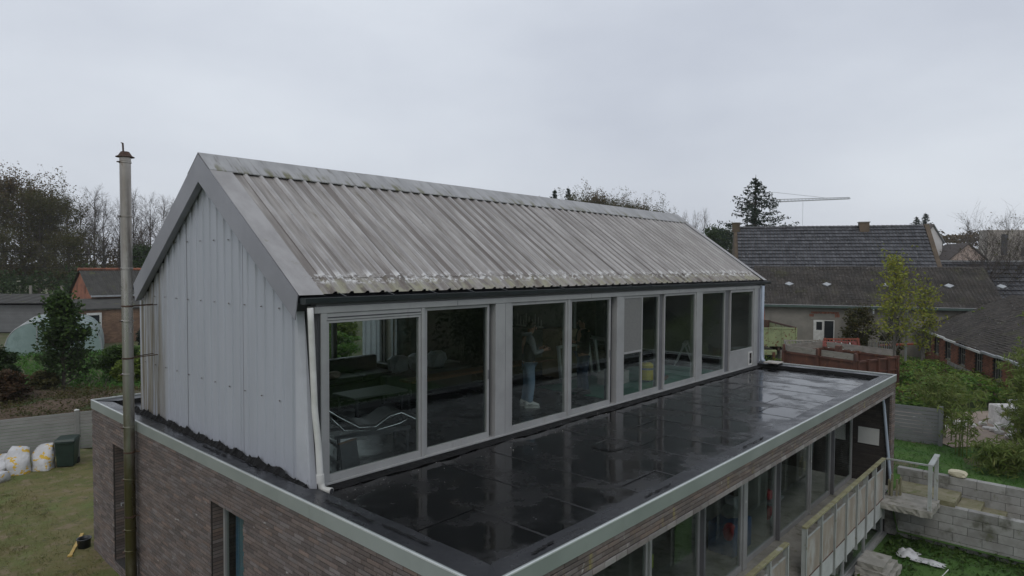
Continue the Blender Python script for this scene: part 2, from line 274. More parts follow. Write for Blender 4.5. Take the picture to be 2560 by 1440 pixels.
# ------------------------------------------------------------------ mesh helpers
class MB:
    def __init__(s): s.v = []; s.f = []; s.m = []
    def add(s, vs, fs, mi=0):
        k = len(s.v); s.v += [tuple(p) for p in vs]; s.f += [tuple(i+k for i in f) for f in fs]; s.m += [mi]*len(fs); return s
    def box(s, x0, y0, z0, x1, y1, z1, mi=0):
        if x0 > x1: x0, x1 = x1, x0
        if y0 > y1: y0, y1 = y1, y0
        if z0 > z1: z0, z1 = z1, z0
        return s.add([(x0,y0,z0),(x1,y0,z0),(x1,y1,z0),(x0,y1,z0),(x0,y0,z1),(x1,y0,z1),(x1,y1,z1),(x0,y1,z1)],
                     [(0,3,2,1),(4,5,6,7),(0,1,5,4),(1,2,6,5),(2,3,7,6),(3,0,4,7)], mi)
    def cbox(s, x0, y0, z0, x1, y1, z1, c, mi=0):
        """box with chamfered edges: an octagon-section stack"""
        def ring(z, i): return [(x0+i,y0+c,z),(x0+c,y0+i,z),(x1-c,y0+i,z),(x1-i,y0+c,z),(x1-i,y1-c,z),(x1-c,y1-i,z),(x0+c,y1-i,z),(x0+i,y1-c,z)]
        vs = [(x0+c,y0+c,z0),(x0+c,y0+c,z0),(x1-c,y0+c,z0),(x1-c,y0+c,z0),(x1-c,y1-c,z0),(x1-c,y1-c,z0),(x0+c,y1-c,z0),(x0+c,y1-c,z0)]
        rs = [ring(z0, c*.6), ring(z0+c, 0), ring(z1-c, 0), ring(z1, c*.6)]
        vs = sum(rs, []); fs = [tuple(range(7,-1,-1)), tuple(range(24,32))]
        for k in range(3):
            for i in range(8): j = (i+1) % 8; fs.append((k*8+i, k*8+j, k*8+8+j, k*8+8+i))
        return s.add(vs, fs, mi)
    def beam(s, p, q, w, h, up=(0,0,1), mi=0):
        p = Vector(p); q = Vector(q); d = (q-p).normalized(); u = Vector(up); sd = d.cross(u)
        if sd.length < 1e-4: sd = d.cross(Vector((1,0,0)))
        sd.normalize(); u = sd.cross(d); sd = sd*w/2; u = u*h/2
        vs = [p-sd-u, p+sd-u, p+sd+u, p-sd+u, q-sd-u, q+sd-u, q+sd+u, q-sd+u]
        return s.add(vs, [(0,1,2,3),(7,6,5,4),(0,4,5,1),(1,5,6,2),(2,6,7,3),(3,7,4,0)], mi)
    def tube(s, pts, rad, n=8, mi=0, cap=True, sq=1.):
        pts = [Vector(p) for p in pts]
        if not hasattr(rad, '__len__'): rad = [rad]*len(pts)
        vs = []; prev = None
        for i, p in enumerate(pts):
            d = (pts[min(i+1, len(pts)-1)]-pts[max(i-1, 0)])
            d = d.normalized() if d.length > 1e-9 else Vector((0,0,1))
            if prev is None: a = d.cross(Vector((0,0,1)) if abs(d.z) < .95 else Vector((1,0,0)))
            else: a = prev - d*prev.dot(d)
            a.normalize(); prev = a; b = d.cross(a)
            for k in range(n):
                t = 2*math.pi*k/n; vs.append(p + a*math.cos(t)*rad[i] + b*math.sin(t)*rad[i]*sq)
        fs = []
        for i in range(len(pts)-1):
            for k in range(n): j = (k+1) % n; fs.append((i*n+k, i*n+j, i*n+n+j, i*n+n+k))
        if cap: fs.append(tuple(range(n-1,-1,-1))); fs.append(tuple(range((len(pts)-1)*n, len(pts)*n)))
        return s.add(vs, fs, mi)
    def lathe(s, prof, n=16, c=(0,0,0), mi=0, sx=1., sy=1.):
        vs = []; fs = []
        for r, z in prof:
            for k in range(n): t = 2*math.pi*k/n; vs.append((c[0]+r*math.cos(t)*sx, c[1]+r*math.sin(t)*sy, c[2]+z))
        for i in range(len(prof)-1):
            for k in range(n): j = (k+1) % n; fs.append((i*n+k, i*n+j, i*n+n+j, i*n+n+k))
        fs.append(tuple(range(n-1,-1,-1))); fs.append(tuple(range((len(prof)-1)*n, len(prof)*n)))
        return s.add(vs, fs, mi)
    def prism(s, poly, d, mi=0):
        """poly: list of 3D points (planar), extruded by vector d"""
        n = len(poly); d = Vector(d); vs = [Vector(p) for p in poly]+[Vector(p)+d for p in poly]
        fs = [tuple(range(n-1,-1,-1)), tuple(range(n, 2*n))]+[(i, (i+1) % n, n+(i+1) % n, n+i) for i in range(n)]
        return s.add(vs, fs, mi)
    def sheet(s, P, Q, mi=0):
        """strip between two polylines"""
        n = len(P); return s.add(list(P)+list(Q), [(i, i+1, n+i+1, n+i) for i in range(n-1)], mi)
    def xf(s, M): s.v = [tuple(M @ Vector(p)) for p in s.v]; return s
    def mesh(s, name):
        me = bpy.data.meshes.new(name); me.from_pydata(s.v, [], s.f); return me
    def build(s, name, ms, parent=None, smooth=False, bevel=0.):
        me = s.mesh(name)
        for m in (ms if isinstance(ms, (list, tuple)) else [ms]): me.materials.append(MATS[m])
        if len(set(s.m)) > 1: me.polygons.foreach_set('material_index', s.m)
        if smooth: me.polygons.foreach_set('use_smooth', [True]*len(me.polygons))
        o = place(name, me, parent)
        if bevel:
            b = o.modifiers.new('bevel', 'BEVEL'); b.width = bevel; b.segments = 2; b.limit_method = 'ANGLE'
        return o
ORG = {}
def place(name, data, parent=None):
    o = bpy.data.objects.new(name, data); COL.objects.link(o)
    if parent is not None:
        o.parent = parent
        if parent.name in ORG: o.matrix_parent_inverse = Matrix.Translation(-ORG[parent.name])
    return o
def tag(o, label, cat, group=None, kind=None):
    if label: o['label'] = label
    if cat: o['category'] = cat
    if group: o['group'] = group
    if kind: o['kind'] = kind
    return o
def thing(name, label, cat, loc=(0,0,0), rotz=0., group=None, world=False):
    """an Empty at the thing's base; world=True: children meshes are given in world coordinates"""
    o = bpy.data.objects.new(name, None); COL.objects.link(o); o.empty_display_size = .2
    o.location = loc; o.rotation_euler = (0,0,rotz)
    if world: ORG[o.name] = Vector(loc)
    return tag(o, label, cat, group)
def sub(name, data_mb, ms, parent, org=None, **k):
    """a part that will carry sub-parts in the same (world) coordinates"""
    o = data_mb.build(name, ms, parent, **k)
    return o
def clone(root, loc, rotz=0., label=None, scale=None):
    r = root.copy(); COL.objects.link(r); r.location = loc; r.rotation_euler = (0,0,rotz)
    if scale: r.scale = scale if hasattr(scale, '__len__') else (scale,)*3
    if label: r['label'] = label
    for ch in list(root.children):
        c = ch.copy(); COL.objects.link(c); c.parent = r
        for g in list(ch.children): d = g.copy(); COL.objects.link(d); d.parent = c
    return r
def quads(name, V, mname, parent=None):
    """V: (N,4,3) array of leaf quads -> one mesh"""
    V = np.asarray(V, dtype=np.float32); n = len(V); me = bpy.data.meshes.new(name)
    me.vertices.add(4*n); me.vertices.foreach_set('co', V.reshape(-1)); me.loops.add(4*n)
    me.loops.foreach_set('vertex_index', np.arange(4*n, dtype=np.int32)); me.polygons.add(n)
    me.polygons.foreach_set('loop_start', np.arange(0, 4*n, 4, dtype=np.int32))
    me.update(calc_edges=True); me.materials.append(MATS[mname]); return place(name, me, parent)
def leaves(rs, C, size, aspect=.55, flat=0., droop=0.):
    """leaf rhombi round centres C"""
    n = len(C); d = rs.normal(size=(n,3)); d[:,2] = d[:,2]*(1-flat)-droop; d /= np.linalg.norm(d, axis=1, keepdims=True)+1e-9
    k = rs.normal(size=(n,3)); k[:,2] += flat*2; s = np.cross(d, k); s /= np.linalg.norm(s, axis=1, keepdims=True)+1e-9
    L = size*(.6+.8*rs.random((n,1))); C = np.asarray(C)
    return np.stack([C-d*L*.5, C+s*L*aspect*.5, C+d*L*.5, C-s*L*aspect*.5], 1)
def S(a, b, z=0.):
    """site grid: a metres along the yard's cross axis, b metres along its long axis"""
    return Vector((CAMPOS.x+_r.x*a+math.cos(YAW)*b, CAMPOS.y+_r.y*a+math.sin(YAW)*b, z))
SITE = YAW-math.pi/2
def seen(p):
    """rough projected size of a piece, used only to pick which pieces become objects of their own"""
    d = Vector(p)-CAMPOS; z = d.dot(_f)
    if z < .3: return 0
    x = d.dot(_R)/z*1614.5; y = d.dot(_U)/z*1614.5
    return 1/z if abs(x) < 1300 and abs(y) < 740 else 0
# ------------------------------------------------------------------ ground
GZ = -2.78
def gz(x, y):
    """terrain height"""
    d = Vector((x, y, 0))-Vector((CAMPOS.x, CAMPOS.y, 0)); a = d.dot(_r); b = d.x*math.cos(YAW)+d.y*math.sin(YAW)
    def ss(t, lo, hi): t = max(0., min(1., (t-lo)/(hi-lo))); return t*t*(3-2*t)
    z = GZ
    z += .43*ss(x, 13.5, 14.2)*(1-ss(x, 24, 34))*(1-ss(y, 0, 4))
    r = math.hypot(x, y)
    z += 9.5*ss(b, 62, 170)*ss(a, 8, 60)            # rise towards the houses on the hill
    z += 5.*ss(r, 120, 400)
    z += .35*ss(b, 20, 26)*(1-ss(b, 34, 42))*ss(-a, 10, 14)   # planted bank behind the left fence
    return z
def patch(name, x0, x1, y0, y1, nx, ny, m, zf, kind='structure', px=1., py=1.):
    """ground sheet; px,py > 1 puts finer cells near the house"""
    def ax(lo, hi, n, p):
        t = np.linspace(-1, 1, n+1); t = np.sign(t)*np.abs(t)**p; return (lo+hi)/2+t*(hi-lo)/2
    xs = ax(x0, x1, nx, px); ys = ax(y0, y1, ny, py); b = MB()
    vs = [(x, y, zf(x, y)) for y in ys for x in xs]; n = nx+1
    b.add(vs, [(j*n+i, j*n+i+1, j*n+n+i+1, j*n+n+i) for j in range(ny) for i in range(nx)])
    o = b.build(name, m, smooth=True); o['kind'] = kind; return o
patch('ground', -600, 600, -1.4, 700, 150, 150, 'ground', gz, px=2.2, py=1.)
patch('ground_yard', 14.16, 600, -400, -1.4, 120, 80, 'ground', lambda x, y: gz(x, y), px=1., py=1.)
patch('ground_corner', 12.9, 14.3, -8.6, 3.1, 12, 60, 'lawn_green', lambda x, y: (-2.52+.2*max(0, min(1, (x-13.7)/.5))) if y > -3.4 else -3.4)
patch('garden_pit', -60, 13.1, -60, -3.2, 40, 40, 'lawn_green', lambda x, y: -3.55+.03*math.sin(x*1.3)*math.sin(y*1.7))
patch('ground_far_side', -600, 14.16, -400, -60, 20, 20, 'ground', lambda x, y: -2.8)
# lawn beside the house and the strips behind it, each a sheet just above the ground
patch('lawn', -14, -.3, 2, 16.6, 30, 30, 'lawn_left', lambda x, y: GZ+.03+.018*math.sin(x*2.1)*math.sin(y*1.3+1)+.010*math.sin(x*5+y*4))
patch('garden_bank', 13.0, 14.2, -61, -8.4, 4, 30, 'lawn_green', lambda x, y: -3.56+1.2*(x-13.0)/1.2)
patch('garden_slope', -60, 14.16, -60.5, -60, 4, 2, 'ground', lambda x, y: -3.55 if y > -60.2 else -2.8)
patch('lawn_behind', -.3, 9, 7.3, 18., 20, 20, 'lawn_left', lambda x, y: GZ+.03+.02*math.sin(x*2.1)*math.sin(y*1.3+1))
patch('lawn_upper', 14.18, 24, -10, 3, 20, 26, 'lawn_green', lambda x, y: gz(x, y)+.012+.03*math.sin(x*2)*math.sin(y*1.6))

# ------------------------------------------------------------------ the house
HL = Vector((6.6, 2.8, GZ))
house = thing('metal_clad_house', 'house with white ribbed metal upper storey set on dark brick ground floor', 'house', HL, world=True)
def part(name, mb, ms, **k): return mb.build(name, ms, house, **k)
X0, X1, Y0, YB, ZC = -.395, 13.70, -3.268, 7.20, .12      # lower block outline, coping top
HE, HR, YR, RX0, RX1 = 2.308, 4.239, 2.82, -.145, 14.13   # eave, ridge, roof ends
KS = (HR-HE)/(YR-.053)
def zr(y): return HE+KS*(min(y, 2*YR-y)-.053)

# lower block: core walls (mortar) with openings, bricks laid proud of them
core = MB()
core.box(X0+.012, 1.93, GZ-.9, -.1, 5.40, -.03); core.box(X0+.012, 5.99, GZ-.9, -.1, YB-.012, -.03)
core.box(X0+.012, -3.20, -.48, -.1, 1.93, -.03); core.box(X0+.012, -3.20, GZ-.9, -.1, .98, -.48)
core.box(X0+.012, 5.40, -.47, -.1, 5.99, -.03); core.box(X0+.012, .98, GZ-.9, -.1, 1.93, -2.6)
core.box(X0+.012, 5.40, GZ-.9, -.1, 5.99, -2.57)
core.box(-.1, YB-.3, GZ-.9, X1, YB-.012, -.03)
brick_wall = part('brick_wall', core, 'mortar')
core = MB()
core.box(-.1, Y0+.012, -.315, X1-.012, Y0+.30, -.03); core.box(X0+.012, Y0+.012, -3.6, .55, -3.2, -.03)
core.box(13.37, Y0+.012, -3.6, X1-.012, -2.3, -.345); core.box(13.40, -2.3, GZ-.9, X1-.012, YB-.3, -.03)
front_wall = part('front_brick_wall', core, 'mortar')

BL, BH, J = .205, .0500, .009
def brick_mesh(name, L, H, D=.05, c=.004):
    """length along y, height along z, face towards -x"""
    b = MB(); l, h = L/2, H/2
    vs = [(D,-l,-h),(D,l,-h),(D,l,h),(D,-l,h),(c,-l,-h),(c,l,-h),(c,l,h),(c,-l,h),(0,-l+c,-h+c),(0,l-c,-h+c),(0,l-c,h-c),(0,-l+c,h-c)]
    fs = [(0,1,5,4),(1,2,6,5),(2,3,7,6),(3,0,4,7),(4,5,9,8),(5,6,10,9),(6,7,11,10),(7,4,8,11),(8,9,10,11)]
    b.add(vs, fs); return b
def lay_bricks(spots, wall, mname, rot, L=BL-J, H=BH-J, keep=300, name='brick'):
    """spots: (x,y,z,length). keep the largest in view as objects, the rest in one mesh"""
    cache = {}
    order = sorted(range(len(spots)), key=lambda i: -seen(spots[i][:3])*min(1, spots[i][3]/L))
    vis = [i for i in order if seen(spots[i][:3]) > 0][:keep]; chosen = set(vis); rest = MB()
    for i, (x, y, z, l) in enumerate(spots):
        key = round(l, 2)
        if key not in cache:
            cache[key] = brick_mesh(name, key, H); me = cache[key].mesh(name); me.materials.append(MATS[mname]); cache[key] = (cache[key], me)
        M = Matrix.Translation((x, y, z)) @ Matrix.Rotation(rot, 4, 'Z') @ Matrix.Rotation(rnd.uniform(-.008, .008), 4, 'X')
        if i in chosen:
            o = bpy.data.objects.new(name, cache[key][1]); COL.objects.link(o); o.parent = wall; o.matrix_basis = M
        else:
            rest.add([M @ Vector(p) for p in cache[key][0].v], cache[key][0].f)
    if rest.v:
        o = rest.build(name+'_courses', mname, wall); o['kind'] = 'stuff'
def spots_left():
    out = []; n = int((-.035-(GZ-.02))/BH)
    for r in range(n):
        z = -.035-BH*(r+.5); off = [0, BL/2, BL/4, BL*.75][r % 4]+rnd.uniform(-.01, .01); y = Y0+.02-off
        while y < YB:
            a, e = max(y, Y0+.004), min(y+BL, YB); y += BL
            for (o0, o1, oz0, oz1) in ((.98, 1.93, -2.6, -.485), (5.40, 5.99, -2.57, -.475)):
                if oz0 < z < oz1 and a < o1 and e > o0:
                    if a < o0 and e-o0 < o0-a+.5: e = min(e, o0) if a < o0 else e
                    elif e > o1: a = o1
                    else: e = a
                    if a >= o0 and e <= o1: e = a
            l = e-a-J
            if l > .03: out.append((X0+rnd.uniform(-.003, .003), (a+e)/2, z, l))
    return out
lay_bricks(spots_left(), brick_wall, 'brick', 0)
# reveals of the two openings
sp = [(-.29+k*0, 1.93, 0, 0) for k in ()]
rv = MB()
for (yy, z0, z1) in ((1.932, -2.6, -.485), (5.992, -2.57, -.475)):
    z = z1-BH/2
    while z > z0: rv.box(X0+.03, yy-.008, z-BH/2+J/2, -.2, yy+.02, z+BH/2-J/2); z -= BH
o = rv.build('reveal_bricks', 'brick', brick_wall); o['kind'] = 'stuff'
fs = []
for r in range(4):
    z = -.035-.052*(r+.5); x = X0+.02-(BL/2 if r % 2 else 0)
    while x < X1: a, e = max(x, X0+.01), min(x+BL, X1-.004); x += BL; fs.append(((a+e)/2, Y0+rnd.uniform(-.003, .003), z, e-a-J)) if e-a > .04 else None
for r in range(56):       # brick pier at the far end
    z = -.245-.052*(r+.5); 
    for (a, e) in (((13.36, 13.53), (13.53, 13.70)) if r % 2 else ((13.36, 13.46), (13.46, 13.70))): fs.append(((a+e)/2, Y0, z, e-a-J))
lay_bricks(fs, front_wall, 'brick_front', math.pi/2, keep=300)
# pale brick-on-edge lintel course
x = X0+.02; so = []
while x < 13.34: so.append((x+.105, Y0-.002, -.282, .203)); x += .21
lay_bricks(so, front_wall, 'brick_soldier', math.pi/2, H=.062, keep=300, name='lintel_brick')
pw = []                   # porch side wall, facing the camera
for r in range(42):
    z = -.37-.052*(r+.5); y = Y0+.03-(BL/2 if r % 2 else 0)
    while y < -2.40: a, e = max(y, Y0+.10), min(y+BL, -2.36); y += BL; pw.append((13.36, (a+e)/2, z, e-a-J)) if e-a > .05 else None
lay_bricks(pw, front_wall, 'brick_shaded', 0, keep=150, name='porch_brick')

# coping and parapet membrane
cop = MB()
def lcop(x0, x1): return None
joint = [-3.268, -.62, .06, 2.6, 5.0, YB]
for a, e in zip(joint[:-1], joint[1:]):
    b = MB(); b.box(X0-.012, a+.0015, -.03, X0+.006, e-.0015, ZC); b.box(X0+.006, a+.0015, ZC-.012, X0+.04, e-.0015, ZC); part('coping', b, 'coping')
for i in range(7):
    a = X0+.012+i*2.013; e = a+2.013; b = MB(); b.box(a+.0015, Y0-.012, -.03, e-.0015, Y0+.006, ZC); b.box(a+.0015, Y0+.006, ZC-.012, e-.0015, Y0+.04, ZC); part('coping', b, 'coping')
b = MB(); b.box(X1-.006, Y0+.012, -.03, X1+.012, YB, ZC); b.box(X1-.04, Y0+.045, ZC-.012, X1-.006, YB-.045, ZC); part('coping', b, 'coping')
b = MB(); b.box(X0+.012, YB-.006, -.03, X1-.01, YB+.012, ZC); b.box(X0+.045, YB-.04, ZC-.012, X1-.045, YB-.006, ZC); part('coping', b, 'coping')
b = MB()                                           # thin bright folded lip on the outer top edge
b.box(X0-.014, Y0-.014, ZC+.001, X0+.004, YB, ZC+.014); b.box(X0+.006, Y0-.014, ZC+.001, X1+.012, Y0+.004, ZC+.014)
b.box(X1-.006, Y0+.006, ZC+.001, X1+.014, YB, ZC+.014); b.box(X0+.006, YB-.004, ZC+.001, X1-.008, YB+.014, ZC+.014)
part('coping_lip', b, 'coping_lip')
YI, XI, XJ = -2.98, -.03, 13.42
def wav(t, k=1.): return .006*math.sin(t*3.1+k)+.004*math.sin(t*7.3+2*k)
b = MB()                                           # membrane on the parapet, slightly uneven
xs = np.linspace(X0+.04, X1-.04, 90)
def fx(x): return min(max(x, XI), XJ)
b.sheet([(x, Y0+.035, ZC-.010) for x in xs], [(fx(x), YI, .095+wav(x)*.6) for x in xs])
b.sheet([(fx(x), YI, .095+wav(x)*.6) for x in xs], [(fx(x), YI+.05+wav(x, 2), .003) for x in xs], 1)
part('parapet_membrane', b, ['membrane', 'tar'], smooth=False)
b = MB(); ys = np.linspace(Y0+.035, YB-.035, 70)
def fy(y): return min(max(y, YI), 6.92)
b.sheet([(X0+.035, y, ZC-.0105) for y in ys], [(XI-.10 if y > -.2 else XI, fy(y), .094+wav(y)*.6) for y in ys])
b.sheet([(XI-.10 if y > -.2 else XI, fy(y), .094+wav(y)*.6) for y in ys], [(XI+.06, fy(y), .0035) for y in ys], 1)
part('parapet_membrane', b, ['membrane', 'tar'])
b = MB()
b.sheet([(X1-.035, y, ZC-.0105) for y in ys], [(XJ, fy(y), .094+wav(y)*.6) for y in ys]); b.sheet([(XJ, fy(y), .094+wav(y)*.6) for y in ys], [(XJ-.03, fy(y), .0035) for y in ys], 1)
b.sheet([(x, YB-.035, ZC-.0102) for x in xs], [(fx(x), 6.92, .0945) for x in xs]); b.sheet([(fx(x), 6.92, .0945) for x in xs], [(fx(x), 6.88, .003) for x in xs], 1)
part('parapet_membrane', b, ['membrane', 'tar'])
b = MB()                                           # torn flaps and patches of felt lying on the parapet
for (x, y, l, w, a) in ((-.2,-1.05,.9,.035,1.57),(-.17,-1.95,.7,.03,1.6),(.52,-3.12,.34,.03,.08),(2.6,-3.13,.6,.022,0),(5.4,-3.12,.8,.02,0),(-.22,2.2,.8,.03,1.57)):
    n = 9; M = Matrix.Translation((x, y, .112 if x < 0 else .112)) @ Matrix.Rotation(a, 4, 'Z'); hz = .006
    up = [M @ Vector((-l/2+l*i/n, w/2+.012*math.sin(i*2.7+x), hz*rnd.random())) for i in range(n+1)]; dn = [M @ Vector((-l/2+l*i/n, -w/2+.010*math.sin(i*1.9+y), hz*rnd.random())) for i in range(n+1)]
    part('felt_flap', MB().sheet(up, dn), 'tar')
# flat roof deck: felt sheets laid side by side, each lapping the next
b = MB(); b.box(-.1, -3.0, -.20, 13.45, 0.15, -.012); b.box(-.1, 5.7, -.20, 13.45, 6.95, -.012); flat = part('flat_roof', b, 'tar')
xe = [-.02, .895, 1.76, 2.63, 3.47, 4.34, 5.2, 6.07, 6.94, 7.81, 8.68, 9.55, 10.42, 11.29, 12.16, 13.02, 13.42]
for i, (a, e) in enumerate(zip(xe[:-1], xe[1:])):
    cuts = [-2.99, .10] if i % 5 else [-2.99, -1.6-.5*rnd.random(), .10]
    if i == 3: cuts = [-2.99, -2.58, .10]
    for c0, c1 in zip(cuts[:-1], cuts[1:]):
        nx, ny = 5, 14; vs = []
        for j in range(ny+1):
            for k in range(nx+1):
                u = k/nx; x = a+(e+.05-a)*u; y = c0+(c1-c0)*j/ny
                vs.append((x+.008*math.sin(y*3+i), y, .002+.004*u+.0022*math.sin(x*2.3+y*1.7)*math.sin(y*2.9+i)*(1 if 0 < k < nx else .4)+(.0045 if c0 > -2.9 and len(cuts) > 2 else 0)))
        bb = MB().add(vs, [(j*(nx+1)+k, j*(nx+1)+k+1, (j+1)*(nx+1)+k+1, (j+1)*(nx+1)+k) for j in range(ny) for k in range(nx)])
        bb.build('roofing_sheet', 'deck', flat, smooth=True)
    if i < 15:
        n = 40; bb = MB(); yy = np.linspace(-2.98, -.28, n)
        bb.sheet([(e+.012+.008*math.sin(y*3+i)+rnd.uniform(-.006,.006), y, .0085) for y in yy], [(e+.042+.008*math.sin(y*3+i)+rnd.uniform(-.008,.008), y, .0092) for y in yy])
        bb.build('lap_seam', 'deck_seam', flat)
for x0, x1, yy in ((2.64, 3.50, -2.58), (5.22, 6.08, -1.15), (7.9, 8.7, -2.2), (9.6, 10.4, -.95)):
    xx = np.linspace(x0, x1, 14); MB().sheet([(x, yy+rnd.uniform(-.004,.004), .0145) for x in xx], [(x, yy+.02+rnd.uniform(-.004,.004), .015) for x in xx]).build('lap_seam', 'deck_seam', flat)
b = MB(); n = 18                                    # raised patch over the old roof outlet
b.add([(4.17+.36*math.copysign(abs(math.cos(t))**.5, math.cos(t)), -1.465+.24*math.copysign(abs(math.sin(t))**.5, math.sin(t)), .010) for t in np.linspace(0, 2*math.pi, n, endpoint=False)]+
      [(4.17+.30*math.copysign(abs(math.cos(t))**.5, math.cos(t)), -1.465+.19*math.copysign(abs(math.sin(t))**.5, math.sin(t)), .018) for t in np.linspace(0, 2*math.pi, n, endpoint=False)],
      [(i, (i+1) % n, n+(i+1) % n, n+i) for i in range(n)]+[tuple(range(n, 2*n))])
b.build('outlet_patch', 'deck', flat)
b = MB(); xs2 = np.linspace(.08, 13.35, 150)         # felt upstand under the glazing, lumpy
b.sheet([(x, -.035+.01*math.sin(x*9), .045+.005*math.sin(x*5.3)+.004*math.sin(x*17)) for x in xs2], [(x, -.18+.012*math.sin(x*2.7)+.008*math.sin(x*8.1), .017+.006*math.sin(x*13)) for x in xs2])
b.build('felt_upstand', 'tar', flat)
b = MB()                                            # crumbs of grit on the deck
for i in range(110):
    x = rnd.uniform(.1, 9); y = -.06-abs(rnd.gauss(0, .35)) if i < 130 else rnd.uniform(-2.9, -.1); s = rnd.uniform(.002, .006) if i > 6 else .010
    if y < -2.9: continue
    b.add([(x-s,y-s,.016),(x+s,y-s*.6,.016),(x+s*.3,y+s,.016),(x,y,.018+s*1.3)], [(0,1,3),(1,2,3),(2,0,3)])
o = b.build('grit', 'stone_white', flat); o['kind'] = 'stuff'
# black felt worked up the ribs of the gable
b = MB(); n = 230; top = []; mid = []; bot = []
for i in range(n):
    y = -.02+5.9*i/(n-1); rib = ((y+.02) % .235)/.235; fold = max(0, math.sin(rib*2*math.pi))
    k = .03+.04*fold; top.append((-.035-.03*fold, y+rnd.uniform(-.01,.01), .05+.06*rnd.random()*fold+.02*math.sin(y*11)+.085*min(1, y/.6))); mid.append((-.06-k*1.2, y, .06+.025*fold)); bot.append((-.155-.03*fold+.01*math.sin(y*23), y, .099))
b.sheet(top, mid); b.sheet(mid, bot); part('felt_flashing', b, 'tar')
# ------------------------------------------------------------------ upper storey
# gable cladding in ribbed sheets
def gable_sheets(xg, sign, far=False):
    P = .235; y = .30; prof = []
    while y < 5.62:
        prof += [(y, 0), (y+.105, 0), (y+.118, 1), (y+.222, 1)]; y += P
    prof.append((y, 0))
    sheet_edges = []
    i = 0
    while i < len(prof)-1:
        seg = prof[i:i+17]
        b = MB()
        for (ya, da), (yb, db) in zip(seg[:-1], seg[1:]):
            if ya > 5.84: continue
            yb = min(yb, 5.84); ym = (ya+yb)/2
            za, zb = zr(ya)-.20, zr(yb)-.20
            if ym > YR:                               # left half: rib tops cut square, dark steps under the verge
                k = math.floor((ya-.30)/P); zc = zr(.30+P*(k+1))-.165; za = zb = zc
            xa = xg+sign*(.004+.019*da); xb = xg+sign*(.004+.019*db)
            b.add([(xa, ya, .03), (xb, yb, .03), (xb, yb, zb), (xa, ya, za)], [(0,1,2,3)])
        if b.v: part('cladding_sheet', b, 'cladding')
        i += 16
gable_sheets(0., -1)
b = MB(); b.add([(-.032, -.005, .0), (-.032, .31, .0), (-.032, .33, 2.35), (-.032, .30, 2.20)], [(0,1,2,3)]); b.add([(-.032, -.005, 0), (-.032, .30, 2.20), (.05, .26, 2.2), (.06, -.004, 0)], [(0,1,2,3)])
part('corner_flashing', b, 'white_flash')
b = MB(); b.prism([(.02, .30, 0), (.02, 5.83, 0), (.02, 5.55, 2.1), (.02, YR, 4.1), (.02, .30, 2.3)], (.08, 0, 0)); part('gable_wall', b, 'frame_dark')
b = MB(); b.prism([(13.90, -.0, 0), (13.90, 5.83, 0), (13.90, 5.55, 2.2), (13.90, YR, 4.1), (13.90, .10, 2.2)], (.06, 0, 0)); part('gable_wall', b, 'cladding')
part('sheet_joint', MB().box(-.0245, 3.592, .03, -.0200, 3.603, 3.72), 'frame_mid')
part('sheet_joint', MB().box(-.0245, 1.712, .03, -.0200, 1.719, 3.2), 'trim_grey')
# screws
sm = MB().lathe([(.012, 0), (.012, .004), (.006, .009), (.003, .012)], 8).mesh('screw'); sm.materials.append(MATS['zinc'])
dm = MB().lathe([(.008, 0), (.006, .010)], 6).mesh('screw'); dm.materials.append(MATS['rust_dark'])
def screw(p, rot, me):
    o = bpy.data.objects.new('screw', me); COL.objects.link(o); o.parent = house; o.matrix_parent_inverse = Matrix.Translation(-HL); o.location = p; o.rotation_euler = rot
for z, ya, ye in ((3.045, 1.92, 4.0), (2.16, .5, 5.2), (1.0, .45, 5.3)):
    y = ya+.02
    while y < ye:
        if zr(y) > z+.4: screw((-.031, .30+.235*round((y-.3)/.235)+.17, z+.008*math.sin(y*9)), (0, -math.pi/2, 0), sm); screw((-.036, .30+.235*round((y-.3)/.235)+.165, z), (0, -math.pi/2, 0), dm)
        y += .47
# roof: slabs, ribbed sheets, caps
b = MB()
for s in (1, -1):
    f = (lambda y: y) if s == 1 else (lambda y: 2*YR-y)
    b.prism([(RX0+.02, f(.10), HE-.06), (RX0+.02, f(YR), HR-.06), (RX0+.02, f(YR), HR-.22), (RX0+.02, f(.16), HE-.16)], (RX1-RX0-.04, 0, 0))
part('roof_slab', b, 'frame_dark')
ny_, nz_ = -KS/math.hypot(1, KS), 1/math.hypot(1, KS)
def rp(x, s, h, side=1):
    """point on the roof: s = y run from the eave line, h = height normal to the slope"""
    y = .053+s+ny_*h; z = HE+KS*s+nz_*h; return (x, y if side == 1 else 2*YR-y, z)
SH, RIBH, P = .008, .032, .235
smax = YR-.053
for side in (1, -1):
    x = .19; k = 0
    while x < 13.9:
        xe_ = min(x+4*P, 13.90); b = MB()
        for r in range(4):
            xa = x+r*P
            if xa >= xe_-.02: break
            pr = [(xa, SH), (xa+.150, SH), (xa+.172, SH+RIBH), (xa+.205, SH+RIBH), (xa+.225, SH), (xa+P, SH)]
            pr = [(min(q, 13.95), h) for q, h in pr]
            lo = [rp(q, .05+.0, h, side) for q, h in pr]; m1 = [rp(q, .33, h, side) for q, h in pr]
            b.sheet(lo, m1)
            m2 = [rp(q, .315, h+.006, side) for q, h in pr]; hi = [rp(q, smax-.06, h+.004, side) for q, h in pr]
            for j in range(5): b.add([m2[j], m2[j+1], hi[j+1], hi[j]], [(0,1,2,3)], 1 if j in (1,2,3) else 0)
        part('roof_sheet', b, ['roof_metal', 'roof_ribs'])
        x += 4*P; k += 1
for i in range(26):                                 # roof fixings, a few rows of dark screw heads
    for s in (.62, 1.52, 2.2):
        if rnd.random() < .62:
            x = .19+P*(2*i+1)+.185
            if x < 13.6: screw(rp(x, s+rnd.uniform(-.01, .01), SH+RIBH+.004), (math.atan(KS), 0, 0), sm)
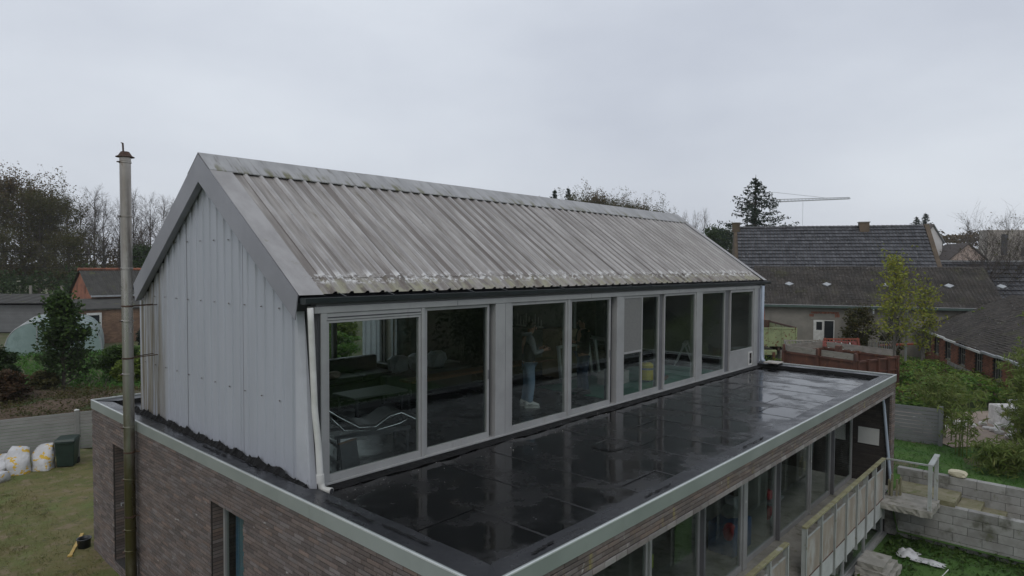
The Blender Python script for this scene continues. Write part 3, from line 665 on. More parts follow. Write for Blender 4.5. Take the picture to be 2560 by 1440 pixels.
for xa, xb, nm in ((RX0, .205, 'verge_flashing'), (13.88, RX1, 'verge_flashing')):
    b = MB()
    for side in (1, -1):
        b.sheet([rp(x, 0, h, side) for x, h in ((xa, .045), (xb-.03, .045), (xb, .018))], [rp(x, smax, h, side) for x, h in ((xa, .045), (xb-.03, .045), (xb, .018))])
    part(nm, b, 'flashing')
cw = .36; px = RX0-.004
for i in range(5):                                  # ridge cap in five lengths, lapped
    xa = RX0-.004+i*2.866; xb = min(xa+2.90, RX1+.004); h = .056+.003*(i % 2); b = MB()
    for side in (1, -1):
        A = [rp(xa, smax-cw, h-.012, side), rp(xa, smax-cw+.01, h, side), (xa, YR, HR+.075+.003*(i % 2))]; Bq = [(xb, q[1], q[2]) for q in A]
        b.sheet(A, Bq)
    part('ridge_cap', b, 'ridge_metal')
# verge trims on both gables
for xt, xi in ((RX0-.006, -.045), (RX1+.006, 13.97)):
    for side in (1, -1):
        f = (lambda y: y) if side == 1 else (lambda y: 2*YR-y)
        poly = [(xt, f(.053), HE+.04), (xt, YR, HR+.052), (xt, YR, HR-.345), (xt, f(.12), 2.05)]
        b = MB(); b.prism(poly, (.012 if xt < 1 else -.012, 0, 0)); part('verge_trim', b, 'trim_grey')
        if side == 1: continue
        b = MB(); q = [(xt+.012 if xt < 1 else xt-.012, y, z) for _, y, z in (poly[3], poly[2])]
        b.add([q[0], q[1], (xi, q[1][1], q[1][2]+.02), (xi, q[0][1], q[0][2]+.02)], [(0,1,2,3)]); part('trim_return', b, 'trim_grey')
# gutter with brackets
b = MB(); pr = [(.045, 2.312), (.045, 2.252), (.02, 2.238), (-.06, 2.238), (-.085, 2.255), (-.09, 2.312), (-.078, 2.314), (-.073, 2.262), (-.055, 2.25), (.03, 2.25)]
b.sheet([(RX0+.02, y, z) for y, z in pr], [(RX1-.03, y, z) for y, z in pr]); b.add([(RX0+.02, y, z) for y, z in pr[:6]], [tuple(range(6))]); b.add([(RX1-.03, y, z) for y, z in pr[:6]], [tuple(range(6))]); part('gutter', b, 'gutter')
for i in range(19): b = MB(); x = .42+i*.72; b.beam((x, .09, 2.36), (x, -.088, 2.318), .018, .006); b.beam((x, -.094, 2.322), (x, -.094, 2.29), .018, .005, up=(0,1,0)); part('gutter_bracket', b, 'gutter')
b = MB(); pr2 = [(2*YR-y, z) for y, z in pr]; b.sheet([(RX0+.02, y, z) for y, z in pr2], [(RX1-.03, y, z) for y, z in pr2]); part('gutter', b, 'gutter')
# facade head and frames
def fr(x0, x1, z0, z1, y0=-.03, y1=.07, m='frame_alu', name='frame_post', par=house, bev=.004):
    return MB().box(x0, y0, z0, x1, y1, z1).build(name, m, par, bevel=bev)
fr(.02, 13.55, 2.125, 2.205, -.035, .14, name='head_fascia'); fr(.06, 13.34, 2.205, 2.30, .0, .14, 'frame_mid', name='head_fascia')
for xx in (2.3, 5.6, 8.9, 11.9): fr(xx, xx+.006, 2.13, 2.20, -.0365, .0, 'frame_dark', 'fascia_joint', bev=0)
fr(.10, 13.34, .048, .075, -.045, .15, name='sill_track')
fr(.105, .185, .075, 2.125, name='frame_post'); fr(.07, .105, .02, 2.125, -.01, .10, 'frame_dark', 'frame_post')
def door(x0, x1, y, z0=.075, z1=2.12, w=.05, wb=.085, wt=.045, name='sliding_door', glass='glass', gz0=None, m='frame_alu', handle=None):
    b = MB(); t = .055
    b.box(x0, y, z0, x0+w, y+t, z1); b.box(x1-w, y, z0, x1, y+t, z1); b.box(x0+w, y, z0, x1-w, y+t, z0+wb); b.box(x0+w, y, z1-wt, x1-w, y+t, z1)
    d = part(name, b, m, bevel=.003)
    MB().box(x0+w-.005, y+.024, z0+wb-.005, x1-w+.005, y+.032, z1-wt+.005).build('pane', glass, d)
    if handle: 
        xh, zh = handle; hb = MB(); hb.box(xh-.012, y-.012, zh-.07, xh+.012, y-.001, zh+.07); hb.build('handle', 'frame_mid', d)
    return d
d1 = door(.188, 1.645, -.012, w=.035, wt=.03, z1=2.03)
fr(.188, 1.645, 2.034, 2.122, -.022, .05, name='blind_box'); fr(.2, 1.63, 2.062, 2.075, -.026, -.021, 'frame_dark', 'blind_slot', bev=0)
fr(1.648, 1.70, .075, 2.122, -.03, .10, name='frame_post'); fr(1.700, 1.722, .075, 2.122, .02, .1, 'frame_mid', 'frame_post')
d2 = door(1.725, 3.0, .008, w=.045, handle=(2.978, 1.05)); fr(3.004, 3.10, .05, 2.124, .09, .15, 'frame_dark', 'door_recess')
b = MB(); b.box(1.515, .05, .92, 1.535, .075, 1.0); b.tube([(1.525, .075, .98), (1.525, .10, .90), (1.53, .10, .78)], .012, 6); b.build('handle', 'frame_dark', d1)
fr(3.103, 3.45, .05, 2.124, -.028, .12, name='frame_post'); fr(3.32, 3.325, .06, 2.12, -.0295, -.02, 'frame_mid', 'post_joint', bev=0)
d3 = door(3.452, 4.925, -.012, w=.05); fr(4.928, 4.985, .075, 2.122, -.03, .10, name='frame_post'); fr(4.985, 5.03, .075, 2.122, .02, .1, 'frame_mid', 'frame_post')
d4 = door(5.033, 6.30, .008, w=.045, handle=(6.278, 1.05)); fr(6.304, 6.46, .05, 2.124, .09, .15, 'frame_dark', 'door_recess')
fr(6.463, 6.70, .05, 2.124, -.028, .12, name='frame_post')
d5 = door(6.703, 7.42, -.015, w=.035, wb=.09); d5b = door(7.423, 8.13, .008, w=.035, wb=.09)
MB().box(6.735, -.006, 1.02, 7.388, -.001, 2.072).build('insect_screen', 'screen', d5); MB().box(6.735, -.02, .985, 7.388, .0, 1.022).build('screen_bar', 'frame_alu', d5)
fr(8.133, 8.30, .05, 2.124, .03, .14, 'frame_mid', 'frame_post')
d6 = door(8.303, 9.76, -.012, w=.045, wb=.09); fr(9.763, 10.06, .05, 2.124, -.028, .12, name='frame_post')
d7 = door(10.063, 11.37, .008, w=.035, wb=.09); fr(11.373, 11.63, .05, 2.124, .03, .14, 'frame_mid', 'frame_post')
d8 = door(11.633, 13.10, -.012, z0=.52, w=.045, wb=.05, wt=.06); fr(11.633, 13.10, .075, .517, -.008, .05, name='solid_panel')
b = MB()
for q in ((12.80, .10, 12.84, .46), (13.0, .10, 13.04, .46), (12.84, .10, 13.0, .14), (12.84, .42, 13.0, .46)): b.box(q[0], -.026, q[1], q[2], -.0085, q[3])
cf = part('pet_flap', b, 'pvc_white'); MB().box(12.84, -.016, .14, 13.0, -.012, .42).build('flap', 'window_dark', cf)
fr(13.103, 13.34, .02, 2.124, -.03, .12, name='frame_post'); fr(13.343, 13.50, .02, 2.2, -.02, .1, name='frame_post', m='trim_grey'); fr(13.503, 13.9, .02, 2.15, .03, .1, name='frame_post', m='cladding')
# downpipes
b = MB(); b.tube([(-.06, -.07, 2.20), (-.055, -.075, 2.05), (-.02, -.09, 1.0), (.01, -.12, .55), (.025, -.13, .16), (.035, -.15, .075), (.06, -.20, .055), (.085, -.27, .055)], [.036, .036, .037, .038, .04, .042, .042, .042], 14)
pipe = part('downpipe', b, 'pvc_white', smooth=True)
MB().tube([(.022, -.128, .24), (.026, -.131, .14)], .047, 14).build('pipe_collar', 'pvc_white', pipe, smooth=False)
MB().tube([(.0845, -.269, .055), (.0862, -.2735, .055)], .034, 12).build('pipe_mouth', 'frame_dark', pipe)
b = MB(); b.tube([(13.52, -.085, 2.2), (13.51, -.085, 1.2), (13.47, -.10, .3), (13.46, -.12, .19), (13.44, -.19, .165)], .045, 12); part('downpipe', b, 'pvc_bluegrey', smooth=True)
MB().box(13.30, -.60, .136, 13.72, -.22, .165).build('paving_slab', 'paver_pale', None, bevel=.006); tag(bpy.data.objects['paving_slab'], 'pale paving slab lying on the parapet under the far downpipe', 'slab')

# interior of the upper storey: floor, ceiling, back wall with its glazing
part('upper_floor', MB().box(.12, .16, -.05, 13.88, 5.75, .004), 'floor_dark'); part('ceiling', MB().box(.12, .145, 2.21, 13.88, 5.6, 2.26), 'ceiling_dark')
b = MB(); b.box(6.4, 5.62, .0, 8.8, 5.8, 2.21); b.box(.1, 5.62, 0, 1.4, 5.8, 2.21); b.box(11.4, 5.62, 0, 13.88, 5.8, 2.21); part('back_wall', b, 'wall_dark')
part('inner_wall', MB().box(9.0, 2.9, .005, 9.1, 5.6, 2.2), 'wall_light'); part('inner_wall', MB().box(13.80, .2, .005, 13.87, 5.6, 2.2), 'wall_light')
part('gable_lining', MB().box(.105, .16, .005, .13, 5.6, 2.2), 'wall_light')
for x0, x1 in ((1.4, 2.6), (2.6, 3.9), (3.9, 5.2), (5.25, 6.4), (8.8, 10.1), (10.1, 11.4)):
    b = MB(); 
    for q in ((x0, x0+.05, .02, 2.2), (x1-.05, x1, .02, 2.2)): b.box(q[0], 5.66, q[2], q[1], 5.74, q[3])
    b.box(x0+.05, 5.66, .02, x1-.05, 5.74, .1); b.box(x0+.05, 5.66, 2.12, x1-.05, 5.74, 2.2)
    w = part('back_window', b, 'frame_mid'); MB().box(x0+.045, 5.69, .095, x1-.045, 5.697, 2.125).build('pane', 'glass', w)
part('felt_strip', MB().box(.1, 5.85, -.01, 13.4, 6.9, .006), 'membrane')
b = MB(); y = 5.86                                   # ribbed side of the little back annex
prof = []
while y < 7.1: prof += [(y, 0), (y+.1, 0), (y+.12, .03), (y+.22, .03)]; y += .235
b.sheet([(5.75-d, yy, .02) for yy, d in prof], [(5.75-d, yy, 2.15) for yy, d in prof]); part('annex_cladding', b, 'cladding'); part('annex', MB().box(5.77, 5.86, .02, 8.7, 7.05, 2.15), 'cladding')

# ------------------------------------------------------------------ ground-floor glazing, balcony, basement
part('ground_floor_slab', MB().box(-.1, -3.262, -2.62, 13.36, 6.9, -2.50), 'concrete')
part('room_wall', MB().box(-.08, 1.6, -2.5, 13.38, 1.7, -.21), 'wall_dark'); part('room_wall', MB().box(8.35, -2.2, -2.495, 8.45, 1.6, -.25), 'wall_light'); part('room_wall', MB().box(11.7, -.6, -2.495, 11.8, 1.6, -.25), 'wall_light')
mx_ = [.56, 2.05, 3.6, 5.22, 6.72, 8.39, 10.16, 11.76, 13.35]
for i, (a, e) in enumerate(zip(mx_[:-1], mx_[1:])):
    y = -2.44 if i % 2 else -2.40
    b = MB(); b.box(a+.03, y, -2.495, a+.085, y+.05, -.36); b.box(e-.085, y, -2.495, e-.03, y+.05, -.36); b.box(a+.085, y, -2.495, e-.085, y+.05, -2.40); b.box(a+.085, y, -.43, e-.085, y+.05, -.36)
    d = part('sliding_door', b, 'frame_alu'); MB().box(a+.08, y+.02, -2.405, e-.08, y+.028, -.425).build('pane', 'glass_dirty', d)
for i, a in enumerate(mx_[1:-1]): fr(a-.028, a+.028 if i != 3 else a+.13, -2.495, -.36, -2.47, -2.36, name='frame_post', m='frame_alu' if i % 2 else 'frame_mid')
part('soffit', MB().box(-.1, -2.965, -.33, 13.36, -2.3, -.316), 'plaster_white')
# basement glazing under the balcony
part('basement_wall', MB().box(-.1, -1.8, -3.6, 13.36, -1.7, -2.62), 'wall_dark'); part('basement_floor', MB().box(-.1, -3.2, -3.62, 13.36, -1.8, -3.535), 'concrete')
part('basement_sill', MB().box(-.1, -3.30, -3.56, 13.0, -3.14, -3.50), 'frame_alu')
bx = [1.0, 3.0, 5.0, 6.6, 8.2, 9.75, 11.3, 12.9]
for a, e in zip(bx[:-1], bx[1:]):
    b = MB(); b.box(a, -3.235, -3.5, a+.05, -3.19, -2.622); b.box(e-.05, -3.235, -3.5, e-.003, -3.19, -2.622); b.box(a+.05, -3.235, -3.5, e-.05, -3.19, -3.45); b.box(a+.05, -3.235, -2.68, e-.05, -3.19, -2.622)
    d = part('basement_window', b, 'frame_alu'); MB().box(a+.045, -3.215, -3.455, e-.045, -3.208, -2.675).build('pane', 'glass_dirty', d)
part('basement_end_wall', MB().box(12.91, -3.23, -3.56, 13.39, -1.8, -2.625), 'wall_dark')
for xx, zz in ((10.134, -1.36), (6.76, -1.31)): part('round_sticker', MB().lathe([(.022, 0), (.02, .002)], 12).xf(Matrix.Translation((xx, -2.472, zz)) @ Matrix.Rotation(math.pi/2, 4, 'X')), 'white_paint')
part('green_sticker', MB().box(3.70, -2.405, -1.44, 3.78, -2.401, -1.25), 'leaf_lime')
part('slab_edge_strip', MB().box(-.1, -3.285, -2.60, 13.35, -3.2635, -2.515), 'frame_alu')
# side windows of the brick wall
b = MB(); b.box(-.225, 1.88, -2.6, -.17, 1.93, -.485); b.box(-.225, .98, -2.6, -.17, 1.03, -.485); b.box(-.225, 1.03, -.54, -.17, 1.88, -.485)
d = part('side_window', b, 'frame_alu'); MB().box(-.20, 1.025, -2.6, -.192, 1.885, -.535).build('pane', 'glass', d)
b = MB(); n = 26; b.sheet([(-.09+.025*math.sin(i*1.3), 1.84-.36*i/n, -.5) for i in range(n+1)], [(-.09+.03*math.sin(i*1.3+.4), 1.84-.36*i/n, -2.55) for i in range(n+1)]); b.build('curtain', 'curtain_blue', d)
b = MB(); b.box(-.225, 5.92, -2.57, -.17, 5.98, -.475); b.box(-.225, 5.40, -2.57, -.17, 5.46, -.475); b.box(-.225, 5.46, -.53, -.17, 5.92, -.475); b.box(-.225, 5.46, -2.57, -.17, 5.92, -2.45)
d = part('side_door', b, 'frame_alu'); MB().box(-.20, 5.455, -2.455, -.192, 5.925, -.525).build('pane', 'glass', d)
b = MB(); b.tube([(-.225, 5.89, -1.55), (-.28, 5.89, -1.55), (-.28, 5.97, -1.57), (-.28, 5.96, -1.62)], .009, 6); b.build('handle', 'zinc', d)
part('room_partition', MB().box(-.09, 2.4, -2.5, 5, 2.5, -.22), 'wall_dark')
wb = MB().box(13.325, -3.02, -1.575, 13.34, -2.56, -1.18).build('notice_board', 'white_board', None); tag(wb, 'blank white board hung on the dark brick porch wall', 'board')
b = MB(); b.tube([(13.20, -3.0, -.40), (13.27, -3.10, -.46), (13.28, -3.115, -.56), (13.29, -3.285, -2.3), (13.29, -3.30, -2.45)], .033, 10); part('downpipe', b, 'pvc_bluegrey', smooth=True)

# ------------------------------------------------------------------ stove flue
FX, FY = -.515, 4.72
flue = thing('stove_flue', 'tall stainless stove flue with conical cap beside the white gable', 'chimney', (FX, FY, GZ), world=True)
zs = [-2.75, -1.97, -1.62, -.79, .06, .92, 1.78, 2.62, 3.46, 4.32]
for a, e in zip(zs[:-1], zs[1:]):
    s = MB().tube([(FX, FY, a+.004), (FX, FY, e-.004)], .081, 24, cap=False).build('flue_section', 'steel_flue', flue, smooth=False)
    for p in s.data.polygons: p.use_smooth = len(p.vertices) == 4
    MB().lathe([(.082, -.018), (.090, -.012), (.090, .012), (.082, .018)], 24, (FX, FY, e)).build('clamp_band', 'steel_flue', s)
    MB().box(FX-.115, FY-.03, e-.008, FX-.09, FY+.03, e+.008).build('clamp_bolt', 'rust_dark', s)
MB().lathe([(.083, 4.32), (.083, 4.40), (.088, 4.402)], 20, (FX, FY, 0)).build('flue_mouth', 'steel_flue', flue)
MB().lathe([(.135, 4.40), (.135, 4.408), (.10, 4.425), (.062, 4.485), (.055, 4.49)], 20, (FX, FY, 0)).build('rain_cap', 'rust_dark', flue)
b = MB(); b.beam((FX-.01, FY+.045, 4.47), (FX-.015, FY+.05, 4.63), .035, .012); b.beam((FX-.015, FY+.05, 4.625), (FX-.02, FY+.085, 4.64), .03, .01); b.build('cap_tab', 'rust_dark', flue)
MB().tube([(FX, FY, -2.02), (FX+.02, FY+.14, -2.02), (FX+.02, FY+.19, -2.02)], [.065, .065, .062], 16).build('inspection_tee', 'steel_flue', flue, smooth=True)
for z in (2.02, 1.18, -.35, -1.4):
    b = MB()
    for dy in (-.05, .05): b.tube([(FX+.07, FY+dy+.03, z), (-.03 if z > 0 else -.39, FY+dy*2.0+(.22 if z > 0 else 0), z)], .008, 6)
    b.lathe([(.083, -.014), (.088, -.01), (.088, .01), (.083, .014)], 20, (FX, FY, z)); b.build('wall_bracket', 'rust_dark', flue)
# ------------------------------------------------------------------ balcony railing
def railing(label, xs, y=-3.35):
    t = thing('balcony_railing', label, 'railing', ((xs[0]+xs[-1])/2, y, -2.5), world=True, group='railings of the brick balcony')
    b = MB(); b.box(xs[0]-.03, y-.04, -1.61, xs[-1]+.03, y+.04, -1.575); b.build('top_rail', 'rail_moss', t, bevel=.004)
    for i, x in enumerate(xs):
        b = MB(); b.box(x-.012, y-.045, -2.60 if i == 0 else -2.95, x+.012, y+.045, -1.612); b.box(x-.035, y-.048, -2.945 if i else -2.6, x-.0125, y-.04, -1.63); b.build('post', 'rail_grey', t, bevel=.003)
    for a, e in zip(xs[:-1], xs[1:]):
        dz = rnd.uniform(-.012, .012)
        MB().box(a+.03, y-.012, -2.47+dz, e-.045, y+.004, -1.80+dz).build('panel', 'ply', t)
        b = MB(); b.box(a+.03, y-.018, -1.80+dz, e-.045, y+.008, -1.785+dz); b.build('panel_edge', 'rail_grey', t)
        MB().box(a+.03, y-.016, -2.87+dz, e-.06, y-.002, -2.485+dz).build('lower_panel', 'board_pale', t)
        MB().box(a+.03, y-.022, -2.482+dz, e-.05, y+.006, -2.472+dz).build('panel_batten', 'rust', t)
    return t
railing('long mossy grey balcony railing of ply panels leading to the steps', [7.04, 7.85, 8.63, 9.36, 10.08, 10.80, 11.50, 12.28])
railing('short balcony railing with mossy top rail at bottom of picture', [3.2, 3.95, 4.68, 5.45, 6.18])
# handrail at the landing
t = thing('landing_handrail', 'grey steel handrail with two posts on the concrete landing', 'handrail', (12.6, -4.2, -2.5), world=True)
b = MB(); b.beam((12.31, -3.40, -1.585), (12.12, -4.27, -1.52), .05, .03); b.build('rail', 'rail_grey', t)
b = MB(); b.beam((12.10, -4.28, -1.515), (13.0, -4.26, -1.475), .10, .035); b.build('rail', 'rail_grey', t)
for x, y, z in ((12.13, -4.275, -1.535), (12.98, -4.255, -1.495)): MB().box(x-.035, y-.035, -2.5, x+.035, y+.035, z).build('post', 'rail_grey', t, bevel=.003)
# concrete landing with broken edge
t = thing('concrete_landing', 'cracked concrete landing slab at end of the balcony', 'landing', (12.6, -3.9, -2.65), world=True)
def slab(poly, z0, z1, name, m, par, jit=.02, n=14):
    pts = []
    for i in range(len(poly)):
        p, q = Vector(poly[i]), Vector(poly[(i+1) % len(poly)])
        for k in range(n): w = p.lerp(q, k/n); pts.append((w.x+rnd.uniform(-jit, jit)*.5, w.y+rnd.uniform(-jit, jit)*.5))
    m_ = len(pts); b = MB(); vs = [(x, y, z1) for x, y in pts]+[(x+rnd.uniform(-jit, jit), y+rnd.uniform(-jit, jit), (z0+z1)/2) for x, y in pts]+[(x+rnd.uniform(-jit, jit), y+rnd.uniform(-jit, jit), z0) for x, y in pts]
    b.add(vs, [tuple(range(m_))]+[(k*m_+i, k*m_+(i+1) % m_, (k+1)*m_+(i+1) % m_, (k+1)*m_+i) for k in range(2) for i in range(m_)]); return b.build(name, m, par)
slab([(12.02, -3.33), (12.02, -4.33), (13.04, -4.33), (13.04, -3.33)], -2.64, -2.502, 'slab', 'concrete', t, .018)
slab([(13.06, -3.40), (13.06, -4.60), (14.0, -4.60), (14.0, -3.40)], -2.64, -2.495, 'top_tread', 'concrete_moss', t, .012)
t = thing('garden_steps', 'mossy concrete steps going down between the two block walls', 'steps', (13.5, -5.3, -2.9), world=True)
for i in range(8): 
    y1 = -4.61-i*.42; slab([(13.06, y1), (13.06, y1-.425), (14.06, y1-.425), (14.06, y1)], -3.5, -2.63-.12*i, 'tread', 'concrete_moss', t, .012, 6)
t = thing('concrete_steps', 'stack of broken concrete steps at foot of the balcony', 'steps', (10.6, -3.65, -3.55), world=True)
for i, (x0, y0, x1, y1, z1) in enumerate(((10.05, -3.98, 11.15, -3.36, -3.42), (10.1, -3.93, 11.0, -3.36, -3.30), (10.15, -3.85, 10.85, -3.38, -3.19))):
    slab([(x0, y0), (x1, y0), (x1, y1), (x0, y1)], z1-.12, z1, 'tread', 'concrete', t, .02, 6)
# block walls: each block an object
def block_wall(name, label, x, y_hi, y_lo, z_lo, z_hi, L=.535, H=.187, thick=.19):
    t = thing(name, label, 'wall', (x+thick/2, (y_hi+y_lo)/2, z_lo), world=True)
    MB().box(x+.01, y_lo, z_lo, x+thick-.01, y_hi, z_hi-.012).build('mortar_core', 'mortar', t)
    cache = {}; n = int(round((z_hi-z_lo)/H))
    for r in range(n):
        z = z_hi-H*(r+.5); y = y_hi+(L/2 if r % 2 else 0)
        while y > y_lo:
            a, e = max(y-L, y_lo), min(y, y_hi); y -= L; l = round(e-a-.008, 2)
            if l < .08: continue
            if l not in cache:
                me = MB().cbox(0, -l/2, -H/2+.004, thick, l/2, H/2-.004, .006).mesh('block'); me.materials.append(MATS['block']); cache[l] = me
            o = bpy.data.objects.new('block', cache[l]); COL.objects.link(o); o.parent = t; o.matrix_parent_inverse = Matrix.Translation(-ORG[t.name])
            o.location = (x+rnd.uniform(-.005, .005), (a+e)/2, z); o.rotation_euler = (rnd.uniform(-.006, .006), 0, rnd.uniform(-.006, .006))
    return t
block_wall('retaining_wall', 'lower grey concrete block wall rising from the sunken garden', 13.02, -3.24, -8.6, -3.55, -2.6)
block_wall('retaining_wall', 'upper grey block wall edging the green lawn above the steps', 14.06, -3.27, -8.6, -3.33, -2.2)
b = MB(); rs = np.random.RandomState(3)
def rock(c, s, seed, flat=1.):
    r = np.random.RandomState(seed); b = MB(); vs = []
    import bmesh
    bm = bmesh.new(); bmesh.ops.create_icosphere(bm, subdivisions=2, radius=1)
    for v in bm.verts: k = 1+.16*r.normal(); v.co = Vector((max(-.8, min(.8, v.co.x*k))*s[0]*1.15, max(-.8, min(.8, v.co.y*k))*s[1]*1.15, max(-.72, min(.75, v.co.z))*s[2]*1.25))
    for v in bm.verts: vs.append(v.co+Vector(c))
    fs = [tuple(v.index for v in f.verts) for f in bm.faces]; bm.free(); return b.add(vs, fs)
o = rock((14.16, -4.50, -2.12), (.12, .20, .085), 4).build('cut_stone', 'stone_pale'); tag(o, 'pale cream cut stone resting on the upper block wall', 'stone')
o = MB().lathe([(.035, 0), (.035, .12), (.03, .14)], 10, (14.14, -4.06, -2.2)).build('pipe_stub', 'rust'); tag(o, 'short rusty pipe stub standing on the upper block wall', 'pipe')
t = thing('planter_box', 'rotten upright plank box holding the blue grey downpipe', 'planter', (13.0, -3.5, -2.5), world=True)
for i, (x, y, h) in enumerate(((12.62, -3.46, .33), (12.70, -3.55, .38), (12.80, -3.60, .42), (12.90, -3.58, .37), (12.66, -3.40, .36), (12.84, -3.42, .44))):
    MB().box(x-.045, y-.015, -2.5, x+.045, y+.02, -2.5+h).build('plank', 'concrete_moss', t, bevel=.004)
# rags in the sunken garden
def rag(name, c, sx, sy, h, seed, m, label, cat='plastic sheet'):
    r = np.random.RandomState(seed); n = 14; b = MB(); ph = r.random(6)*6
    vs = []
    for j in range(n+1):
        for i in range(n+1):
            u, v = i/n*2-1, j/n*2-1; rad = min(1, math.hypot(u, v)); e = max(0, 1-rad**2)
            z = h*e*(.6+.4*math.sin(u*5+ph[0])*math.sin(v*4+ph[1]))+.02*math.sin(u*13+ph[2])*e+.012
            vs.append((c[0]+sx*u*(1+.12*math.sin(v*6+ph[3])), c[1]+sy*v*(1+.12*math.sin(u*6+ph[4])), c[2]+z))
    b.add(vs, [(j*(n+1)+i, j*(n+1)+i+1, (j+1)*(n+1)+i+1, (j+1)*(n+1)+i) for j in range(n) for i in range(n)])
    o = b.build(name, m, smooth=True); tag(o, label, cat); return o
rag('plastic_sheet', (12.0, -3.92, -3.52), .24, .20, .16, 5, 'bag_plain', 'crumpled white plastic sheet in the ground cover of the sunken garden')
rag('plastic_sheet', (11.9, -4.35, -3.53), .14, .26, .07, 8, 'bag_plain', 'flat strip of white plastic beside the crumpled sheet')
o = MB().tube([(10.95, -4.62, -3.50), (11.35, -4.75, -3.35)], .009, 6).build('white_stick', 'white_paint'); tag(o, 'thin white stick lying in the sunken garden grass', 'stick')

# ------------------------------------------------------------------ grey fence beyond the lawn
def slat_fence(name, label, pts, z0, z1, hs, mslat, gap=.013, posts=True, group=None, cap=False):
    base = pts[0]; t = thing(name, label, 'fence', (base[0], base[1], z0), world=True, group=group)
    for p, q in zip(pts[:-1], pts[1:]):
        P, Q = Vector((*p, 0)), Vector((*q, 0)); z = z0
        while z < z1-.02:
            b = MB(); b.beam((P.x, P.y, z+hs/2), (Q.x, Q.y, z+hs/2), .03, hs-gap); b.build('slat', mslat, t); z += hs
    for p in (pts if posts else ()):
        b = MB(); b.box(p[0]-.05, p[1]-.05, z0-.3, p[0]+.05, p[1]+.05, z1+.05); b.build('post', mslat, t, bevel=.004)
        if cap: MB().add([(p[0]-.06, p[1]-.06, z1+.051), (p[0]+.06, p[1]-.06, z1+.051), (p[0]+.06, p[1]+.06, z1+.051), (p[0]-.06, p[1]+.06, z1+.051), (p[0], p[1], z1+.085)], [(0,1,4),(1,2,4),(2,3,4),(3,0,4),(3,2,1,0)]).build('post_cap', 'white_paint', t)
    return t
A, Bq, Cq = S(9.3, 20.5), S(11.0, 19.1), S(12.2, 18.2)
slat_fence('grey_fence', 'dark grey slatted screen fence at edge of the green lawn', [(A.x, A.y), (Bq.x, Bq.y), (Cq.x, Cq.y)], -2.34, -1.27, .105, 'fence_dark')
# left fence
F = [S(-15.2, 15.4), S(-13.75, 16.9), S(-12.2, 18.0), S(-10.2, 19.4)]
slat_fence('garden_fence', 'pale grey plastic slat fence along the worn lawn', [(p.x, p.y) for p in F], -2.52, -1.46, .088, 'fence_grey', cap=True)

# ------------------------------------------------------------------ path and stone piles beyond the fence
o = patch('dirt_path', 0, 1, 0, 1, 24, 12, 'path', lambda u, v: 0)
for v in o.data.vertices:
    p = S(12.35+11*v.co.x, 17.9+4.6*v.co.y+.15*math.sin(v.co.x*17)); v.co = (p.x, p.y, gz(p.x, p.y)+.045)
def pile(name, label, c, n, spread, seed, s=.09):
    r = np.random.RandomState(seed); t = thing(name, label, 'stones', c, world=True)
    for i in range(n):
        p = (c[0]+r.normal()*spread[0], c[1]+r.normal()*spread[1], c[2]+abs(r.normal())*spread[2]+.03)
        rock(p, (s*(.7+r.random()*.7), s*(.7+r.random()*.7), s*.6), seed*50+i).build('stone', 'stone_white', t)
p = S(13.6, 20.6, gz(*S(13.6, 20.6).xy)+.03); pile('stone_pile', 'heap of white rubble stones behind end of the grey fence', p, 30, (.35, .35, .1), 2, .12)
p = S(15.2, 19.6, gz(*S(15.2, 19.6).xy)+.03); pile('stone_pile', 'scattered white stones behind the bamboo along the path', p, 30, (.45, .45, .07), 3, .11)
t = thing('lattice_crate', 'white wire crate standing beyond the bamboo', 'crate', S(16.2, 20.4, -2.36), SITE)
for i in range(9): MB().box(-.75+i*.185, -.5, 0, -.71+i*.185, -.46, 1.0).build('bar', 'white_paint', t)
for z in (0.02, .32, .64, .96): MB().box(-.76, -.46, z, .80, -.43, z+.035).build('cross_bar', 'white_paint', t)
MB().box(-.74, -.42, .02, .78, .4, .7).build('load', 'stone_white', t, bevel=.03)
# ------------------------------------------------------------------ old barns on the right
def bld(name, label, a, b, yaw, z=GZ, cat='building'): return thing(name, label, cat, S(a, b, z), SITE+yaw)
def brick_boxes(t, x0, x1, z0, z1, y, L, H, m, name='brick_facing', holes=()):
    """courses of bricks far enough away to be one part"""
    b = MB(); r = 0; z = z0
    while z < z1-.01:
        x = x0-(L/2 if r % 2 else 0); zz = min(z+H, z1)
        while x < x1:
            p, q = max(x, x0), min(x+L, x1); x += L
            if q-p < .02 or any(p < h[1] and q > h[0] and z < h[3]-.01 and zz > h[2]+.01 for h in holes): continue
            b.box(p+.006, y-.012-rnd.random()*.006, z+.006, q-.006, y+.02, zz-.006)
        z += H; r += 1
    o = b.build(name, m, t); o['kind'] = 'stuff'; return o
def window(t, x0, x1, z0, z1, y, m='white_paint', bars=(1, 1), name='window', sill=None):
    b = MB(); w = .05
    b.box(x0, y-.03, z0, x0+w, y+.03, z1); b.box(x1-w, y-.03, z0, x1, y+.03, z1); b.box(x0+w, y-.03, z0, x1-w, y+.03, z0+w); b.box(x0+w, y-.03, z1-w, x1-w, y+.03, z1)
    for i in range(1, bars[0]): x = x0+(x1-x0)*i/bars[0]; b.box(x-.02, y-.025, z0+w, x+.02, y+.02, z1-w)
    for i in range(1, bars[1]): z = z0+(z1-z0)*i/bars[1]; b.box(x0+w, y-.022, z-.018, x1-w, y+.018, z+.018)
    o = b.build(name, m, t); MB().box(x0+w*.5, y+.0, z0+w*.5, x1-w*.5, y+.012, z1-w*.5).build('pane', 'window_dark', o)
    if sill: MB().box(x0-.06, y-.09, z0-.08, x1+.06, y+.02, z0-.004).build('sill', sill, o)
    return o
